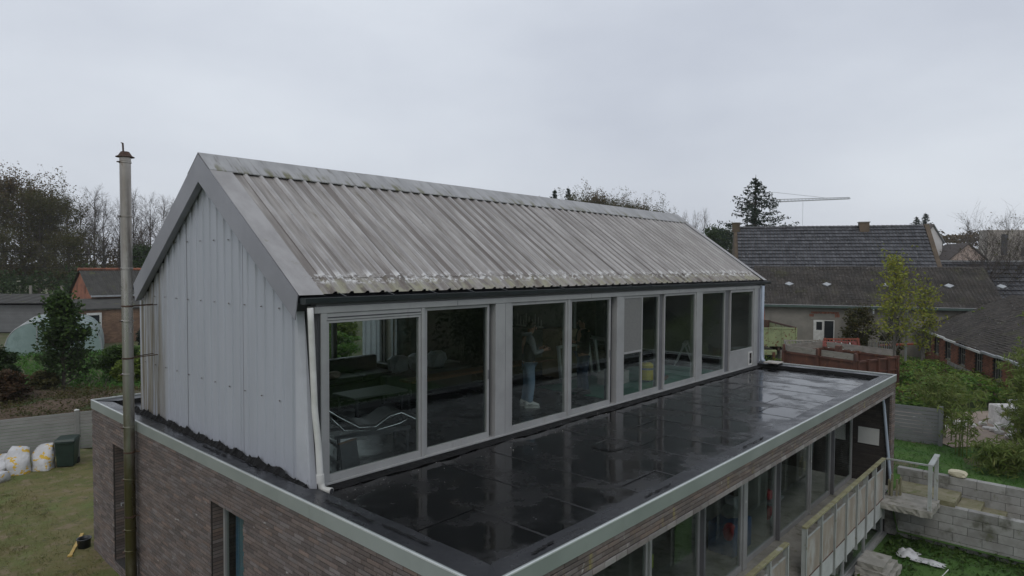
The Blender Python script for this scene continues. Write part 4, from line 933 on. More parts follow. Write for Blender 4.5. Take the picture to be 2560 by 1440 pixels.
def tiled_roof(t, x0, x1, y0, z0, y1, z1, m, nx, rows, lift=.035, name='roof_tiles', wob=.012, jit=.006):
    """rows of lapped tiles from eave (y0,z0) to ridge (y1,z1)"""
    b = MB(); dx = (x1-x0)/nx; sl = Vector((0, y1-y0, z1-z0)); n = Vector((0, -(z1-z0), y1-y0)).normalized()*(1 if y1 > y0 else -1)
    for r in range(rows):
        p = Vector((0, y0, z0))+sl*(r/rows); q = Vector((0, y0, z0))+sl*((r+1.12)/rows)
        for i in range(nx):
            xa = x0+i*dx; sag = wob*math.sin(xa*.9+r*.6)
            h0 = lift+sag+rnd.random()*jit; h1 = .004+sag
            A = [Vector((xa+dx*k, 0, 0))+p+n*(h0+e) for k, e in ((.02, 0), (.32, .018), (.6, .0), (.98, -.010))]
            D = [Vector((xa+dx*k, 0, 0))+q+n*(h1+e) for k, e in ((.02, 0), (.32, .018), (.6, .0), (.98, -.010))]
            E = [v-n*(lift*.9) for v in A]
            b.add(A+D, [(j, j+1, 5+j, 4+j) for j in range(3)]); b.add(E+A, [(j, j+1, 5+j, 4+j) for j in range(3)])
    o = b.build(name, m, t); o['kind'] = 'stuff'; return o
# big barn with black pantiles (local x along the ridge)
t = bld('tiled_barn', 'long barn with black pantile roof and brick chimney stub', 18.1, 52, -.28, cat='barn')
MB().prism([(0, -4.2, 0), (0, 4.2, 0), (0, 4.2, 4.3), (0, 0, 8.5), (0, -4.2, 4.3)], (13.1, 0, 0)).build('wall', 'brick_pale', t)
tiled_roof(t, -.05, 13.15, -4.45, 4.1, 0, 8.6, 'roof_tile', 54, 17, lift=.075)
MB().prism([(-.05, 0, 8.55), (-.05, 4.5, 4.1), (-.05, 4.5, 3.98), (-.05, 0, 8.43)], (13.2, 0, 0)).build('rear_roof', 'roof_tile', t)
b = MB()
for i in range(43): b.tube([(-.05+i*.305, 0, 8.62), (.26+i*.305, 0, 8.60)], [.13, .115], 8)
b.build('ridge_tiles', 'roof_tile', t)['kind'] = 'stuff'
MB().prism([(-.30, -4.4, 4.0), (-.30, 0, 8.70), (-.30, 4.4, 4.0), (-.30, 4.2, 0), (-.30, -4.2, 0)], (.24, 0, 0)).build('gable_parapet', 'old_brick', t)
MB().prism([(13.17, -4.5, 4.0), (13.17, 0, 8.78), (13.17, 4.4, 4.0), (13.17, 4.2, 0), (13.17, -4.2, 0)], (.30, 0, 0)).build('gable_parapet', 'old_brick', t)
c = MB().box(8.75, -.45, 8.2, 9.4, .2, 8.92).build('chimney', 'old_brick', t); MB().box(8.70, -.5, 8.925, 9.45, .25, 8.985).build('chimney_cap', 'concrete', c)
c = MB().box(-.42, -.4, 8.3, .14, .3, 9.0).build('chimney', 'old_brick', t); MB().box(-.46, -.44, 9.003, .18, .34, 9.05).build('chimney_cap', 'concrete', c)
# low grey outbuilding in front with moss-covered roof
t = bld('grey_outbuilding', 'low grey rendered outbuilding under a dark mossy roof', 16.3, 42.3, -.30, cat='outbuilding')
L_ = 13.6; he_ = 3.14
MB().prism([(0, 0, 0), (0, 6.4, 0), (0, 6.4, he_), (0, 3.6, he_+2.2), (0, 0, he_)], (L_, 0, 0)).build('wall', 'render_grey', t)
tiled_roof(t, -.25, L_+.1, -.30, he_-.08, 3.7, he_+2.42, 'roof_moss', 66, 26, lift=.008, jit=.03, wob=.02)
MB().prism([(-.25, 3.7, he_+2.40), (-.25, 6.7, he_), (-.25, 6.7, he_-.1), (-.25, 3.7, he_+2.3)], (L_+.3, 0, 0)).build('rear_roof', 'roof_moss', t)
MB().box(-.2, -.42, he_-.20, L_, -.30, he_-.06).build('gutter', 'green_paint', t); MB().box(-.2, -.425, he_-.058, L_, -.30, he_-.03).build('gutter_lip', 'zinc', t)
MB().box(.02, -.02, .0, .28, -.004, he_-.2).build('brick_quoin', 'red_brick', t)
b = MB()
for x, z, w, h in ((3.05, 2.55, 1.5, .12), (2.95, 2.36, .3, .16), (4.45, 2.33, .32, .2), (4.4, 2.55, .3, .12)):
    for i in range(int(w/.09)): b.box(x+i*.09, -.022, z+rnd.uniform(-.02, .02), x+i*.09+.078, -.002, z+h)
b.build('window_arch', 'red_brick', t)['kind'] = 'stuff'
MB().box(3.05, -.05, 2.16, 4.45, -.003, 2.34).build('lintel', 'render_grey', t)
w = window(t, 3.20, 4.42, .55, 2.14, -.03, bars=(2, 1), name='patio_door'); MB().box(3.25, -.075, .60, 3.78, -.062, 2.1).build('door_leaf', 'white_paint', w); MB().box(3.36, -.08, 1.5, 3.70, -.0755, 2.02).build('leaf_pane', 'window_dark', w)
window(t, 7.4, 8.1, 1.1, 2.45, -.02, m='render_grey', bars=(2, 2)); window(t, 9.6, 10.3, 1.1, 2.3, -.02, m='render_grey', bars=(1, 1))
d = MB().box(11.7, -.06, 0, 12.1, -.02, 1.9).build('door', 'white_board', t); MB().box(12.12, -.05, 0, 12.7, -.03, 1.9).build('door', 'render_grey', t)
for x in (1.9, 4.2, 7.7, 11.2, 14.0):                # small diamond roof lights
    yy, zz = 1.75, he_+1.18; nrm = Vector((0, -.55, .84)); pts = [Vector((x-.28, yy, zz)), Vector((x, yy-.19, zz-.12)), Vector((x+.28, yy, zz)), Vector((x, yy+.19, zz+.12))]
    MB().prism([p+nrm*.03 for p in pts], nrm*.07).build('roof_light', 'zinc', t)
MB().tube([(6.55, -.36, he_-.2), (6.55, -.36, he_-.5)], .05, 8).build('gutter_outlet', 'zinc', t)
# further tiled roof at the right
t = bld('slate_barn', 'dark roofed barn partly hidden behind the bare hedge', 31.8, 48.5, -.22, cat='barn')
MB().prism([(0, -4, 0), (0, 4, 0), (0, 4, 2.6), (0, 0, 5.9), (0, -4, 2.6)], (22, 0, 0)).build('wall', 'brick_pale', t)
tiled_roof(t, -.1, 22, -4.2, 2.45, 0, 6.0, 'roof_tile', 80, 12, lift=.08)
MB().prism([(0, 0, 5.98), (0, 4.2, 2.45), (0, 4.2, 2.35), (0, 0, 5.88)], (22, 0, 0)).build('rear_roof', 'roof_tile', t)
MB().box(-.1, -.14, 5.96, 22, .14, 6.08).build('ridge', 'zinc', t)
t = bld('ruined_lean_to', 'dark open gable of a ruined lean-to among shrubs', 29.6, 38.6, -.3, cat='shed')
MB().prism([(0, 0, 0), (1.9, 0, 0), (1.9, 0, 2.3), (.8, 0, 3.35), (0, 0, 2.5)], (0, 2.4, 0)).build('wall', 'wall_dark', t)
MB().prism([(.75, -.15, 3.36), (2.1, -.15, 2.15), (2.1, -.15, 2.27), (.75, -.15, 3.48)], (0, 2.8, 0)).build('roof', 'fibre_dark', t)
MB().prism([(.8, -.15, 3.36), (-.2, -.15, 2.4), (-.2, -.15, 2.5), (.8, -.15, 3.48)], (0, 2.8, 0)).build('roof', 'roof_moss', t)
# red brick shed running towards the camera; local x along its window wall
p0, p1 = Vector((25.2, 39.2)), Vector((18.8, 21.4)); dv = (p1-p0); ang = math.atan2(dv.y, dv.x); SL = dv.length
t = bld('red_brick_shed', 'long low red brick shed with barred windows and sagging black roof', p0.x, p0.y, ang, cat='shed')
wins = [(.35, 1.15), (2.0, 2.8), (4.2, 5.05), (6.6, 7.5), (9.0, 9.9), (11.4, 12.3), (13.8, 14.7)]
hw = 1.86
b = MB(); xs_ = 0
for (a, e) in wins: b.box(xs_, .012, 0, a, .3, hw); b.box(a, .012, 0, e, .3, .55); b.box(a, .012, 1.68, e, .3, hw); xs_ = e
b.box(xs_, .012, 0, SL, .3, hw); b.box(0, .3, 0, .25, 8.2, hw)
b.build('wall', 'mortar', t)
brick_boxes(t, 0, SL, .5, hw, .0, .25, .085, 'red_brick', holes=[(a, e, .55, 1.68) for a, e in wins])
MB().box(4.6, -.02, 0, SL, .012, .495).build('plinth', 'concrete', t); brick_boxes(t, 0, 4.6, .0, .5, .0, .25, .085, 'red_brick')
for a, e in wins: window(t, a, e, .56, 1.68, .10, m='old_plank', bars=(3, 2), sill='concrete_moss')
for side in (0,):
    tiled_roof(t, -.3, SL+.2, -.34, hw-.10, 4.4, hw+2.05, 'roof_moss', 90, 34, lift=.006, jit=.035, wob=.015)
    MB().prism([(-.3, 4.4, hw+2.03), (-.3, 8.8, hw-.1), (-.3, 8.8, hw-.2), (-.3, 4.4, hw+1.9)], (SL+.5, 0, 0)).build('rear_roof', 'roof_moss', t)
MB().prism([(0, 0.3, hw), (0, 8.2, hw), (0, 4.4, hw+1.9)], (.25, 0, 0)).build('gable', 'red_brick', t)
xx = -.3
for i in range(10):
    l = 1.9; z = hw-.13+.05*math.sin(i*1.1); MB().box(xx, -.43, z-.05, xx+l-.03, -.345, z+.05).build('eave_board', 'white_paint' if i in (2, 3, 5) else 'zinc', t); xx += l
MB().beam((.55, -.12, -.05), (.42, -.30, hw-.15), .08, .05).build('prop', 'old_plank', t)

# ------------------------------------------------------------------ yard machinery
# green tipper trailer
t = bld('tipper_trailer', 'rusty pale green tipper trailer parked in the yard', 14.95, 37.2, -.05, cat='trailer')
zb, zt, wd, ln = .92, 1.95, 3.0, 4.4
b = MB(); b.box(-wd/2, 0, zb, wd/2, .06, zt-.0); tl = b.build('tailboard', 'trailer_green', t)
for x in (-1.46, -.88, -.1, .68, 1.44): MB().box(x-.035, -.06, zb-.05, x+.035, -.003, zt+.04).build('stake', 'trailer_green', tl)
MB().box(-wd/2, -.03, zt-.02, wd/2, .08, zt+.05).build('top_rail', 'trailer_green', tl)
for x in (-wd/2, wd/2-.06):
    s_ = MB().box(x, .06, zb, x+.06, ln, zt).build('side_board', 'trailer_green', t)
    for i in range(6): MB().box(x-.05 if x < 0 else x+.06, .1+i*.82, zb, x if x < 0 else x+.11, .17+i*.82, zt+.02).build('stake', 'trailer_green', s_)
MB().box(-wd/2+.06, .06, zb, wd/2-.06, ln, zb+.08).build('bed', 'rust_dark', t); MB().box(-wd/2, ln, zb, wd/2, ln+.06, zt+.14).build('head_board', 'rust_dark', t)
for s_ in (-1, 1): MB().box(s_*1.46-.05, .1, zt+.003, s_*1.46+.05, ln, zt+.10).build('rusty_side_rail', 'rust_dark', t)
b = MB(); b.box(-.6, .1, zb-.25, -.45, ln, zb-.003); b.box(.45, .1, zb-.25, .6, ln, zb-.003); b.box(-1.2, 1.8, .36, 1.2, 1.95, .54); b.build('chassis', 'rust_dark', t)
MB().box(-.75, -.12, .42, .35, .12, .72).build('tow_beam', 'trailer_green', t, bevel=.04); MB().box(.08, -.2, -.0, .22, -.08, .6).build('prop_stand', 'rust', t)
for s_ in (-1, 1):
    w = MB().lathe([(.22, -.12), (.47, -.11), (.50, -.05), (.50, .05), (.47, .11), (.22, .12)], 20).xf(Matrix.Translation((s_*1.05, 1.9, .50)) @ Matrix.Rotation(math.pi/2, 4, 'Y')).build('wheel', 'rubber', t); MB().lathe([(.2, -.13), (.2, .13)], 12).xf(Matrix.Translation((s_*1.05, 1.9, .50)) @ Matrix.Rotation(math.pi/2, 4, 'Y')).build('rim', 'trailer_green', w)
# rusty bin trailer with planks
P0, PL, PR = S(13.95, 26.0), S(12.35, 29.1), S(16.45, 27.5)
t = thing('rusty_bin_trailer', 'rusty open-topped steel bin with weathered plank extensions', 'container', (P0.x, P0.y, GZ), world=True)
def face(p, q, n, m='rust', tail=False):
    p = Vector((p.x, p.y, 0)); q = Vector((q.x, q.y, 0)); d = q-p; nn = Vector((d.y, -d.x, 0)).normalized()
    if nn.dot(CAMPOS-p) < 0: nn = -nn
    b = MB(); b.beam(p+Vector((0,0,-1.95)), q+Vector((0,0,-1.95)), .05, 1.62); o = b.build('side_panel', m, t)
    MB().beam(p+Vector((0,0,-1.12))+nn*.02, q+Vector((0,0,-1.12))+nn*.02, .1, .07).build('top_rail', m, o)
    MB().beam(p+Vector((0,0,-1.62))+nn*.045, q+Vector((0,0,-1.62))+nn*.045, .05, .05).build('rib', m, o)
    for i in range(n+1):
        c = p.lerp(q, i/n); MB().beam(c+nn*.06+Vector((0,0,-2.7)), c+nn*.06+Vector((0,0,-1.04)), .13, .1, up=tuple(nn)).build('stake', m, o)
    return o, p, q, nn
o, p, q, nn = face(P0, PL, 2); PB = PL+(PR-P0)
for i in range(2):
    a, e = p.lerp(q, i/2+.04), p.lerp(q, i/2+.46)
    MB().beam(a+Vector((0,0,-.93)), e+Vector((0,0,-.93)), .04, .26).build('plank', 'old_plank', t)
for i in range(3): c = p.lerp(q, i/2); MB().prism([c+Vector((-.16,-.1,-1.05)), c+Vector((.16,.1,-1.05)), c+Vector((.09,.06,-.76)), c+Vector((-.09,-.06,-.76))], nn*.10).build('corner_bracket', 'rust', t)
face(P0, PR, 4)
o, p, q, nn = face(PR, PB, 2); MB().beam(p.lerp(q, .05)+Vector((0,0,-.93)), p.lerp(q, .95)+Vector((0,0,-.93)), .04, .26).build('plank', 'old_plank', t)
o, p, q, nn = face(PL, PB, 2); MB().beam(p.lerp(q, .05)+Vector((0,0,-.93)), p.lerp(q, .95)+Vector((0,0,-.93)), .04, .3).build('plank', 'old_plank', t)
c = P0.lerp(PB, .45); MB().prism([Vector((c.x-.2, c.y, -1.1)), Vector((c.x+.3, c.y, -1.1)), Vector((c.x+.2, c.y, -.70)), Vector((c.x-.15, c.y, -.72))], (.2, .25, 0)).build('cross_strut', 'rust', t)
b = MB(); b.add([(P0.x, P0.y, -2.6), (PL.x, PL.y, -2.6), (PB.x, PB.y, -2.6), (PR.x, PR.y, -2.6)], [(0,1,2,3)]); b.build('floor', 'rust_dark', t)
# road-work barriers leaning in a heap
def barrier(label, a, b, yaw, tilt, m1, m2, w=1.9):
    t = bld('work_barrier', label, a, b, yaw, cat='barrier'); t['group'] = 'work barriers heaped in the yard'; t.rotation_euler[0] = tilt; t.location.z = -2.32
    for z in (.18, .95): MB().box(-w/2, -.02, z, w/2, .02, z+.07).build('rail', m1, t)
    for x in np.linspace(-w/2+.03, w/2-.03, 13): MB().box(x-.025, -.015, .25, x+.025, .015, .95).build('bar', m2 if int(x*9) % 2 else m1, t)
    for x in (-w/2+.1, w/2-.1): MB().box(x-.03, -.03, 0, x+.03, .03, 1.05).build('end_post', m1, t)
barrier('white barred work barrier leaning left in the yard heap', 16.6, 36.2, .05, -.5, 'old_plank', 'pole_grey', 2.2)
barrier('red and white work barrier leaning in the middle of the heap', 18.4, 35.8, -.06, -.55, 'red_plastic', 'white_paint')
barrier('red barrier with orange rail leaning behind the others', 18.9, 36.6, .04, -.3, 'orange_plastic', 'red_plastic', 2.1)
barrier('small grey wire barrier standing at right end of the heap', 20.3, 35.2, -.02, -.1, 'old_plank', 'pole_grey', 1.5)
o = MB().beam(S(20.6, 36.0, -1.62), S(23.0, 36.6, -1.6), .2, .09).build('orange_plank', 'orange_plastic'); tag(o, 'long orange plastic plank lying right of the barriers', 'plank')
o = MB().box(-.45, -.25, 0, .45, .25, .16).xf(Matrix.Translation(S(15.4, 34.6, -2.35)) @ Matrix.Rotation(.5, 4, 'X')).build('orange_cone_base', 'orange_plastic'); tag(o, 'orange plastic scrap lying left of the barriers', 'scrap')
for i, (a, b_, w, h) in enumerate(((16.0, 37.6, .9, .7), (17.1, 38.2, 1.5, .85), (20.9, 37.2, 1.3, .55))):
    o = MB().box(-w/2, -.4, 0, w/2, .4, h).build('plank_stack', 'old_plank', bevel=.03); o.location = S(a, b_, GZ); o.rotation_euler = (0, 0, SITE)
    tag(o, ['weathered timber stack behind the green trailer', 'timber stack under the patio door of the grey outbuilding', 'timber stack at right behind the heaped barriers'][i], 'timber')
# street pole among yellow trees
t = thing('lamp_pole', 'slim grey pole standing among the yellow trees', 'pole', S(19.6, 32.0, GZ)); MB().tube([(0,0,0), (0,0,3.3)], [.06, .05], 10).build('shaft', 'pole_grey', t); MB().box(-.12, -.06, 3.3, .12, .06, 3.37).build('head', 'pole_grey', t)

# ------------------------------------------------------------------ far things on the right
t = bld('beige_block', 'flat-roofed beige modern house on the hill at right edge', 95.5, 130, -.12, z=5.0, cat='house')
MB().box(0, 0, -4, 22, 3, 5.2).build('wall', 'far_wall', t); MB().box(-.1, -.1, 5.2, 22.1, 3.1, 5.45).build('roof', 'far_wall', t)
for x, z0, w, h in ((2.5, .4, 1.2, 4.2), (7.6, 1.5, 1.0, 3.2), (6.2, .2, 3.2, 1.8), (13.5, .5, 1.5, 4)): MB().box(x, -.05, z0, x+w, .06, z0+h).build('window', 'window_dark', t)
t = bld('white_gable_house', 'white gabled house far behind the barn roofs', 76.5, 121, .5, z=4.6, cat='house')
MB().prism([(0, 0, 0), (7, 0, 0), (7, 0, 3.2), (3.5, 0, 6.2), (0, 0, 3.2)], (0, 9, 0)).build('wall', 'far_white', t)
for s_ in (0, 1): MB().prism([(3.5, -.3, 6.3), (3.5+(3.9 if s_ else -3.9), -.3, 2.95), (3.5+(3.9 if s_ else -3.9), -.3, 3.15), (3.5, -.3, 6.5)], (0, 9.6, 0)).build('roof', 'slate_pale' if s_ else 'far_roof', t)
MB().box(2.6, -.04, 1.2, 4.0, .05, 2.4).build('window', 'window_dark', t)
t = bld('brown_house', 'small brown house beside the white gabled one', 80.6, 119, -.15, z=1.9, cat='house')
MB().prism([(0, 0, 0), (6, 0, 0), (6, 0, 2.4), (3, 0, 5.2), (0, 0, 2.4)], (0, 8, 0)).build('wall', 'far_pink', t)
for s_ in (0, 1): MB().prism([(3, -.3, 5.3), (3+(3.4 if s_ else -3.4), -.3, 2.2), (3+(3.4 if s_ else -3.4), -.3, 2.4), (3, -.3, 5.5)], (0, 8.6, 0)).build('roof', 'far_roof', t)
MB().box(1.2, -.04, .8, 2.2, .05, 2.0).build('window', 'window_dark', t)
# tower crane
t = bld('tower_crane', 'pale tower crane with long jib on the horizon', 100, 250, 0, z=0, cat='crane')
b = MB(); H = 27.5
for x, y in ((-.6,-.6),(.6,-.6),(.6,.6),(-.6,.6)): b.beam((x, y, 0), (x, y, H), .16, .16)
for i in range(18):
    z = i*1.5; s_ = 1 if i % 2 else -1; b.beam((-.6*s_, -.6, z), (.6*s_, -.6, z+1.5), .1, .1); b.beam((-.6, -.6*s_, z), (-.6, .6*s_, z+1.5), .1, .1)
b.build('mast', 'crane', t); b = MB(); J0, J1 = -9., 30.; sl = .06
for y, z in ((-.5, 0), (.5, 0)): b.beam((J0, y, H+J0*sl*0), (J1, y, H+J1*sl), .30, .30)
b.beam((0, 0, H+1.3), (J1, 0, H+J1*sl+.5), .28, .28); n = 22
for i in range(n):
    x0 = J1*i/n; x1 = J1*(i+1)/n; zt0 = H+1.3+(J1*sl-.8)*x0/J1; b.beam((x0, -.5, H+x0*sl), ((x0+x1)/2, 0, zt0), .09, .09); b.beam(((x0+x1)/2, 0, zt0), (x1, .5, H+x1*sl), .09, .09)
b.build('jib', 'crane', t); MB().box(-9, -.6, H-1.6, -7, .6, H+.3).build('counterweight', 'concrete', t); MB().box(.2, -1.2, H-2.2, 1.6, .1, H-.1).build('cab', 'crane', t)
b = MB(); b.beam((0, 0, H), (0, 0, H+4.2), .3, .3); b.tube([(0, 0, H+4.2), (20, 0, H+2.2)], .07, 4); b.tube([(0, 0, H+4.2), (-9, 0, H)], .07, 4); b.build('tie_bars', 'crane', t)
b = MB(); b.tube([(12, 0, H+.6), (12, 0, H-10)], .06, 4); b.box(11.6, -.3, H-11, 12.4, .3, H-10); b.build('hook', 'crane', t)

# ------------------------------------------------------------------ left background buildings
t = bld('brick_outhouse', 'red brick outhouse with grey corrugated roof and orange ridge tiles', -30.0, 46.0, .85, cat='outhouse')
MB().prism([(0, 0, 0), (0, 4.6, 0), (0, 4.6, 3.35), (0, 2.3, 4.95), (0, 0, 3.35)], (9, 0, 0)).build('wall', 'red_brick', t)
brick_boxes(t, 0, 9, 1.6, 3.3, -.012, .24, .08, 'brick_pale')
b = MB(); xs_ = np.linspace(-.15, 9.2, 150)
b.sheet([(x, -.25, 3.22+.028*math.sin(x*42)) for x in xs_], [(x, 2.3, 5.03+.028*math.sin(x*42)) for x in xs_]); b.sheet([(x, 2.3, 5.03+.028*math.sin(x*42)) for x in xs_], [(x, 4.85, 3.22+.028*math.sin(x*42)) for x in xs_])
b.build('corrugated_roof', 'fibre_dark', t)
for i in range(26): MB().tube([(-.2+i*.36, 2.3, 5.06), (.18+i*.36, 2.3, 5.05)], [.12, .10], 8).build('ridge_tile', 'ridge_tile', t)
MB().box(-.1, -.33, 3.10, 9.2, -.26, 3.22).build('gutter', 'zinc', t)
for y in (1.3, 3.2): MB().box(-.03, y, 3.3, -.002, y+.05, 3.9).build('wall_anchor', 'rust_dark', t)
b = MB(); b.box(-1.8, -2.6, 0, 8.5, -2.5, 2.35); b.box(-1.8, -2.5, 0, -1.7, 0, 2.5); b.build('lean_to_wall', 'brick_pale', t); brick_boxes(t, -1.8, 8.5, 0, 2.35, -2.612, .24, .08, 'brick_pale', holes=[(-1.0, -.25, 0, 2.0)])
MB().prism([(-2.0, -2.75, 2.32), (-2.0, 0, 2.92), (-2.0, 0, 3.0), (-2.0, -2.75, 2.42)], (10.6, 0, 0)).build('lean_to_roof', 'fibre_dark', t)
d = MB().box(-1.0, -2.66, 0, -.25, -2.60, 2.0).build('doorway', 'window_dark', t); MB().box(-1.04, -2.70, 1.98, -.15, -2.6, 2.14).build('door_frame', 'white_paint', d); MB().box(-.28, -2.70, 0, -.15, -2.6, 1.97).build('door_frame', 'white_paint', d)
t = bld('low_shed', 'low corrugated shed with mossy roof edge behind the polytunnel', -44, 50, .10, cat='shed')
b = MB(); xs_ = np.linspace(0, 15, 160); b.box(0, .1, 0, 15, 4, 2.2); b.build('wall', 'wall_dark', t)
for i in range(20): MB().box(0, .04, .1+i*.105, 8, .09, .19+i*.105).build('board', 'fence_dark', t)
for i in range(20): MB().box(8.2, .05, .1+i*.105, 15, .095, .19+i*.105).build('board', 'trim_grey', t)
b = MB(); b.sheet([(x, -.4, 2.38+.03*math.sin(x*30)) for x in xs_], [(x, 4.3, 2.9+.03*math.sin(x*30)) for x in xs_]); b.build('roof', 'fibre_dark', t); MB().box(8.02, -.02, 0, 8.25, .12, 2.3).build('post', 'render_grey', t); MB().box(11, -.5, 2.30, 12.8, -.3, 2.52).build('white_board', 'white_paint', t)
for i, x in enumerate((3.5, 6.0, 8.2)): MB().box(x, 4.4, 0, x+.16, 4.55, 3.6).build('rear_post', 'render_grey', t)
# polytunnel
t = bld('polytunnel', 'pale translucent polytunnel behind the young maple', -26.3, 37.0, .55, cat='polytunnel')
def hoop(y, w=2.3, h=2.15, n=18): return [(w*math.copysign(abs(math.cos(a))**.6, math.cos(a)), y, h*math.sin(a)**.75) for a in [math.pi*k/n for k in range(n+1)]]
b = MB(); ys_ = np.linspace(0, 7, 15)
for ya, yb in zip(ys_[:-1], ys_[1:]): b.sheet(hoop(ya, 2.3+.03*math.sin(ya*4), 2.15+.025*math.sin(ya*9)), hoop(yb, 2.3+.03*math.sin(yb*4), 2.15+.025*math.sin(yb*9)))
hp = hoop(0); b.add(hp+[(0, 0, 0)], [(i, i+1, len(hp)) for i in range(len(hp)-1)]); hp = hoop(7); b.add(hp+[(0, 7, 0)], [(i, i+1, len(hp)) for i in range(len(hp)-1)])
b.build('film', 'film', t, smooth=False)
for y in (0, 1.75, 3.5, 5.25, 7): MB().tube(hoop(y, 2.32, 2.18), .025, 6).build('hoop', 'zinc', t)
for x in (-.8, .8): MB().tube([(x, -.03, 0), (x, -.03, 1.95)], .025, 6).build('end_post', 'zinc', t)
# overhead wires
for z, lab in ((3.15, 'upper overhead wire crossing in front of the wood'), (2.38, 'lower thin overhead wire crossing in front of the wood')):
    pts = [S(-34+i*2.0, 33+i*.35, z+.5*((i-12)/12)**2-.02*i) for i in range(18)]
    o = MB().tube(pts, .016 if z > 3 else .009, 5).build('overhead_wire', 'rubber'); tag(o, lab, 'wire')
# gate glimpsed through the house
t = bld('metal_gate', 'dark barred metal gate behind the house seen through its glass', -9.4, 45, 0, cat='gate')
for i in range(16): MB().tube([(i*.16, 0, 0), (i*.16, 0, 2.6)], .022, 5).build('bar', 'frame_dark', t)
for z in (.2, 1.3, 2.5): MB().box(-.05, -.02, z, 2.5, .02, z+.06).build('rail', 'frame_dark', t)
t = thing('gate_post', 'tall pale post beside the metal gate behind the house', 'post', S(-10.6, 43, GZ)); MB().tube([(0,0,0), (0,0,3.3)], .06, 10).build('shaft', 'white_paint', t); MB().lathe([(.07, 0), (.05, .05)], 10, (0,0,3.3)).build('cap', 'zinc', t)
# loose things on the left lawn
bb = S(-12.0, 17.3, GZ)
t = thing('wheelie_bin', 'dark green wheelie bin against the plastic fence', 'bin', bb, SITE+.35)
def frust(x0, y0, x1, y1, z0, X0_, Y0_, X1_, Y1_, z1): return MB().add([(x0,y0,z0),(x1,y0,z0),(x1,y1,z0),(x0,y1,z0),(X0_,Y0_,z1),(X1_,Y0_,z1),(X1_,Y1_,z1),(X0_,Y1_,z1)], [(0,3,2,1),(4,5,6,7),(0,1,5,4),(1,2,6,5),(2,3,7,6),(3,0,4,7)])
frust(-.19, -.2, .19, .2, .04, -.23, -.26, .23, .27, .72).build('body', 'bin_green', t, bevel=.02)
frust(-.245, -.29, .245, .31, .725, -.22, -.25, .22, .28, .79).build('lid', 'bin_green', t, bevel=.012); MB().box(-.2, -.30, .69, .2, -.262, .715).build('front_lip', 'bin_green', t)
MB().tube([(-.2, .33, .72), (.2, .33, .72)], .018, 8).build('handle', 'bin_green', t)
for s_ in (-1, 1): MB().lathe([(.03, -.025), (.09, -.02), (.09, .02), (.03, .025)], 14).xf(Matrix.Translation((s_*.2, .22, .09)) @ Matrix.Rotation(math.pi/2, 4, 'Y')).build('wheel', 'rubber', t)
def sack(label, a, b_, yaw, w, h, d, seed, lean=.1, lie=False):
    r = np.random.RandomState(seed); ph = r.random(8)*6; n, m = 16, 14; mb = MB(); vs = []
    for j in range(m+1):
        v = j/m; wid = w*(.95-.25*max(0, v-.55)**1.2*2+.06*math.sin(v*8+ph[0])); dep = d*(1-.85*max(0, v-.45)**1.1*1.6) if v < .98 else d*.12
        for i in range(n):
            t_ = 2*math.pi*i/n; k = 1+.05*math.sin(3*t_+ph[1]+v*6)+.04*math.sin(5*t_+ph[2]-v*9)
            x = wid/2*math.copysign(abs(math.cos(t_))**.55, math.cos(t_))*k; y = max(.02, dep)/2*math.copysign(abs(math.sin(t_))**.75, math.sin(t_))*k
            vs.append((x+.05*math.sin(v*4+ph[3])*v, y+lean*v*v, h*v+(.05*math.cos(t_*1.0+ph[4]) if v > .85 else 0)))
    mb.add(vs, [(j*n+i, j*n+(i+1) % n, (j+1)*n+(i+1) % n, (j+1)*n+i) for j in range(m) for i in range(n)]+[tuple(range(n-1,-1,-1)), tuple(range(m*n, m*n+n))])
    if lie: mb.xf(Matrix.Translation((0, 0, d*.42)) @ Matrix.Rotation(-1.45, 4, 'X'))
    o = mb.build('rubble_sack', 'bag_white', None, smooth=True); o.location = S(a, b_, GZ); o.rotation_euler = (0, 0, SITE+yaw)
    tag(o, label, 'sack', 'sacks by the plastic fence')
sack('white and yellow sack leaning beside the wheelie bin', -12.42, 16.95, .15, .52, .62, .42, 1, .26)
sack('round-topped white and yellow sack, second from the wheelie bin', -12.80, 16.62, .5, .54, .66, .46, 2, .22)
sack('slumped white and yellow sack, third from the wheelie bin', -13.20, 16.38, .1, .56, .48, .46, 3, .30)
sack('square-topped white sack, farthest from the wheelie bin', -13.46, 15.95, .45, .54, .58, .42, 4, .2)
sack('white sack lying flat with yellow end towards the bin', -12.62, 15.85, 1.35, .44, .85, .30, 5, 0, True)
sack('empty white sack lying flat at left picture edge', -13.15, 15.35, 1.5, .44, .95, .24, 6, 0, True)
# bucket and batten by the corner
t = thing('black_bucket', 'black bucket standing by the brick house corner', 'bucket', (-.50, 7.42, GZ+.01))
MB().lathe([(.10, 0), (.115, .19), (.128, .20), (.128, .215), (.108, .215), (.10, .15), (.09, .02)], 20).build('body', 'black_plastic', t, smooth=True); MB().tube([(-.12, 0, .2), (-.1, .05, .12), (0, .12, .08), (.1, .05, .12), (.12, 0, .2)], .005, 5).build('handle', 'zinc', t)
b = MB(); b.beam((-.78, 7.18, GZ+.05), (-.36, 8.10, GZ+.07), .055, .03); b.beam((-.80, 7.14, GZ+.051), (-.775, 7.20, GZ+.052), .075, .034); o = b.build('yellow_batten', 'yellow_wood'); tag(o, 'yellow wooden batten lying on the lawn beside the black bucket', 'batten')
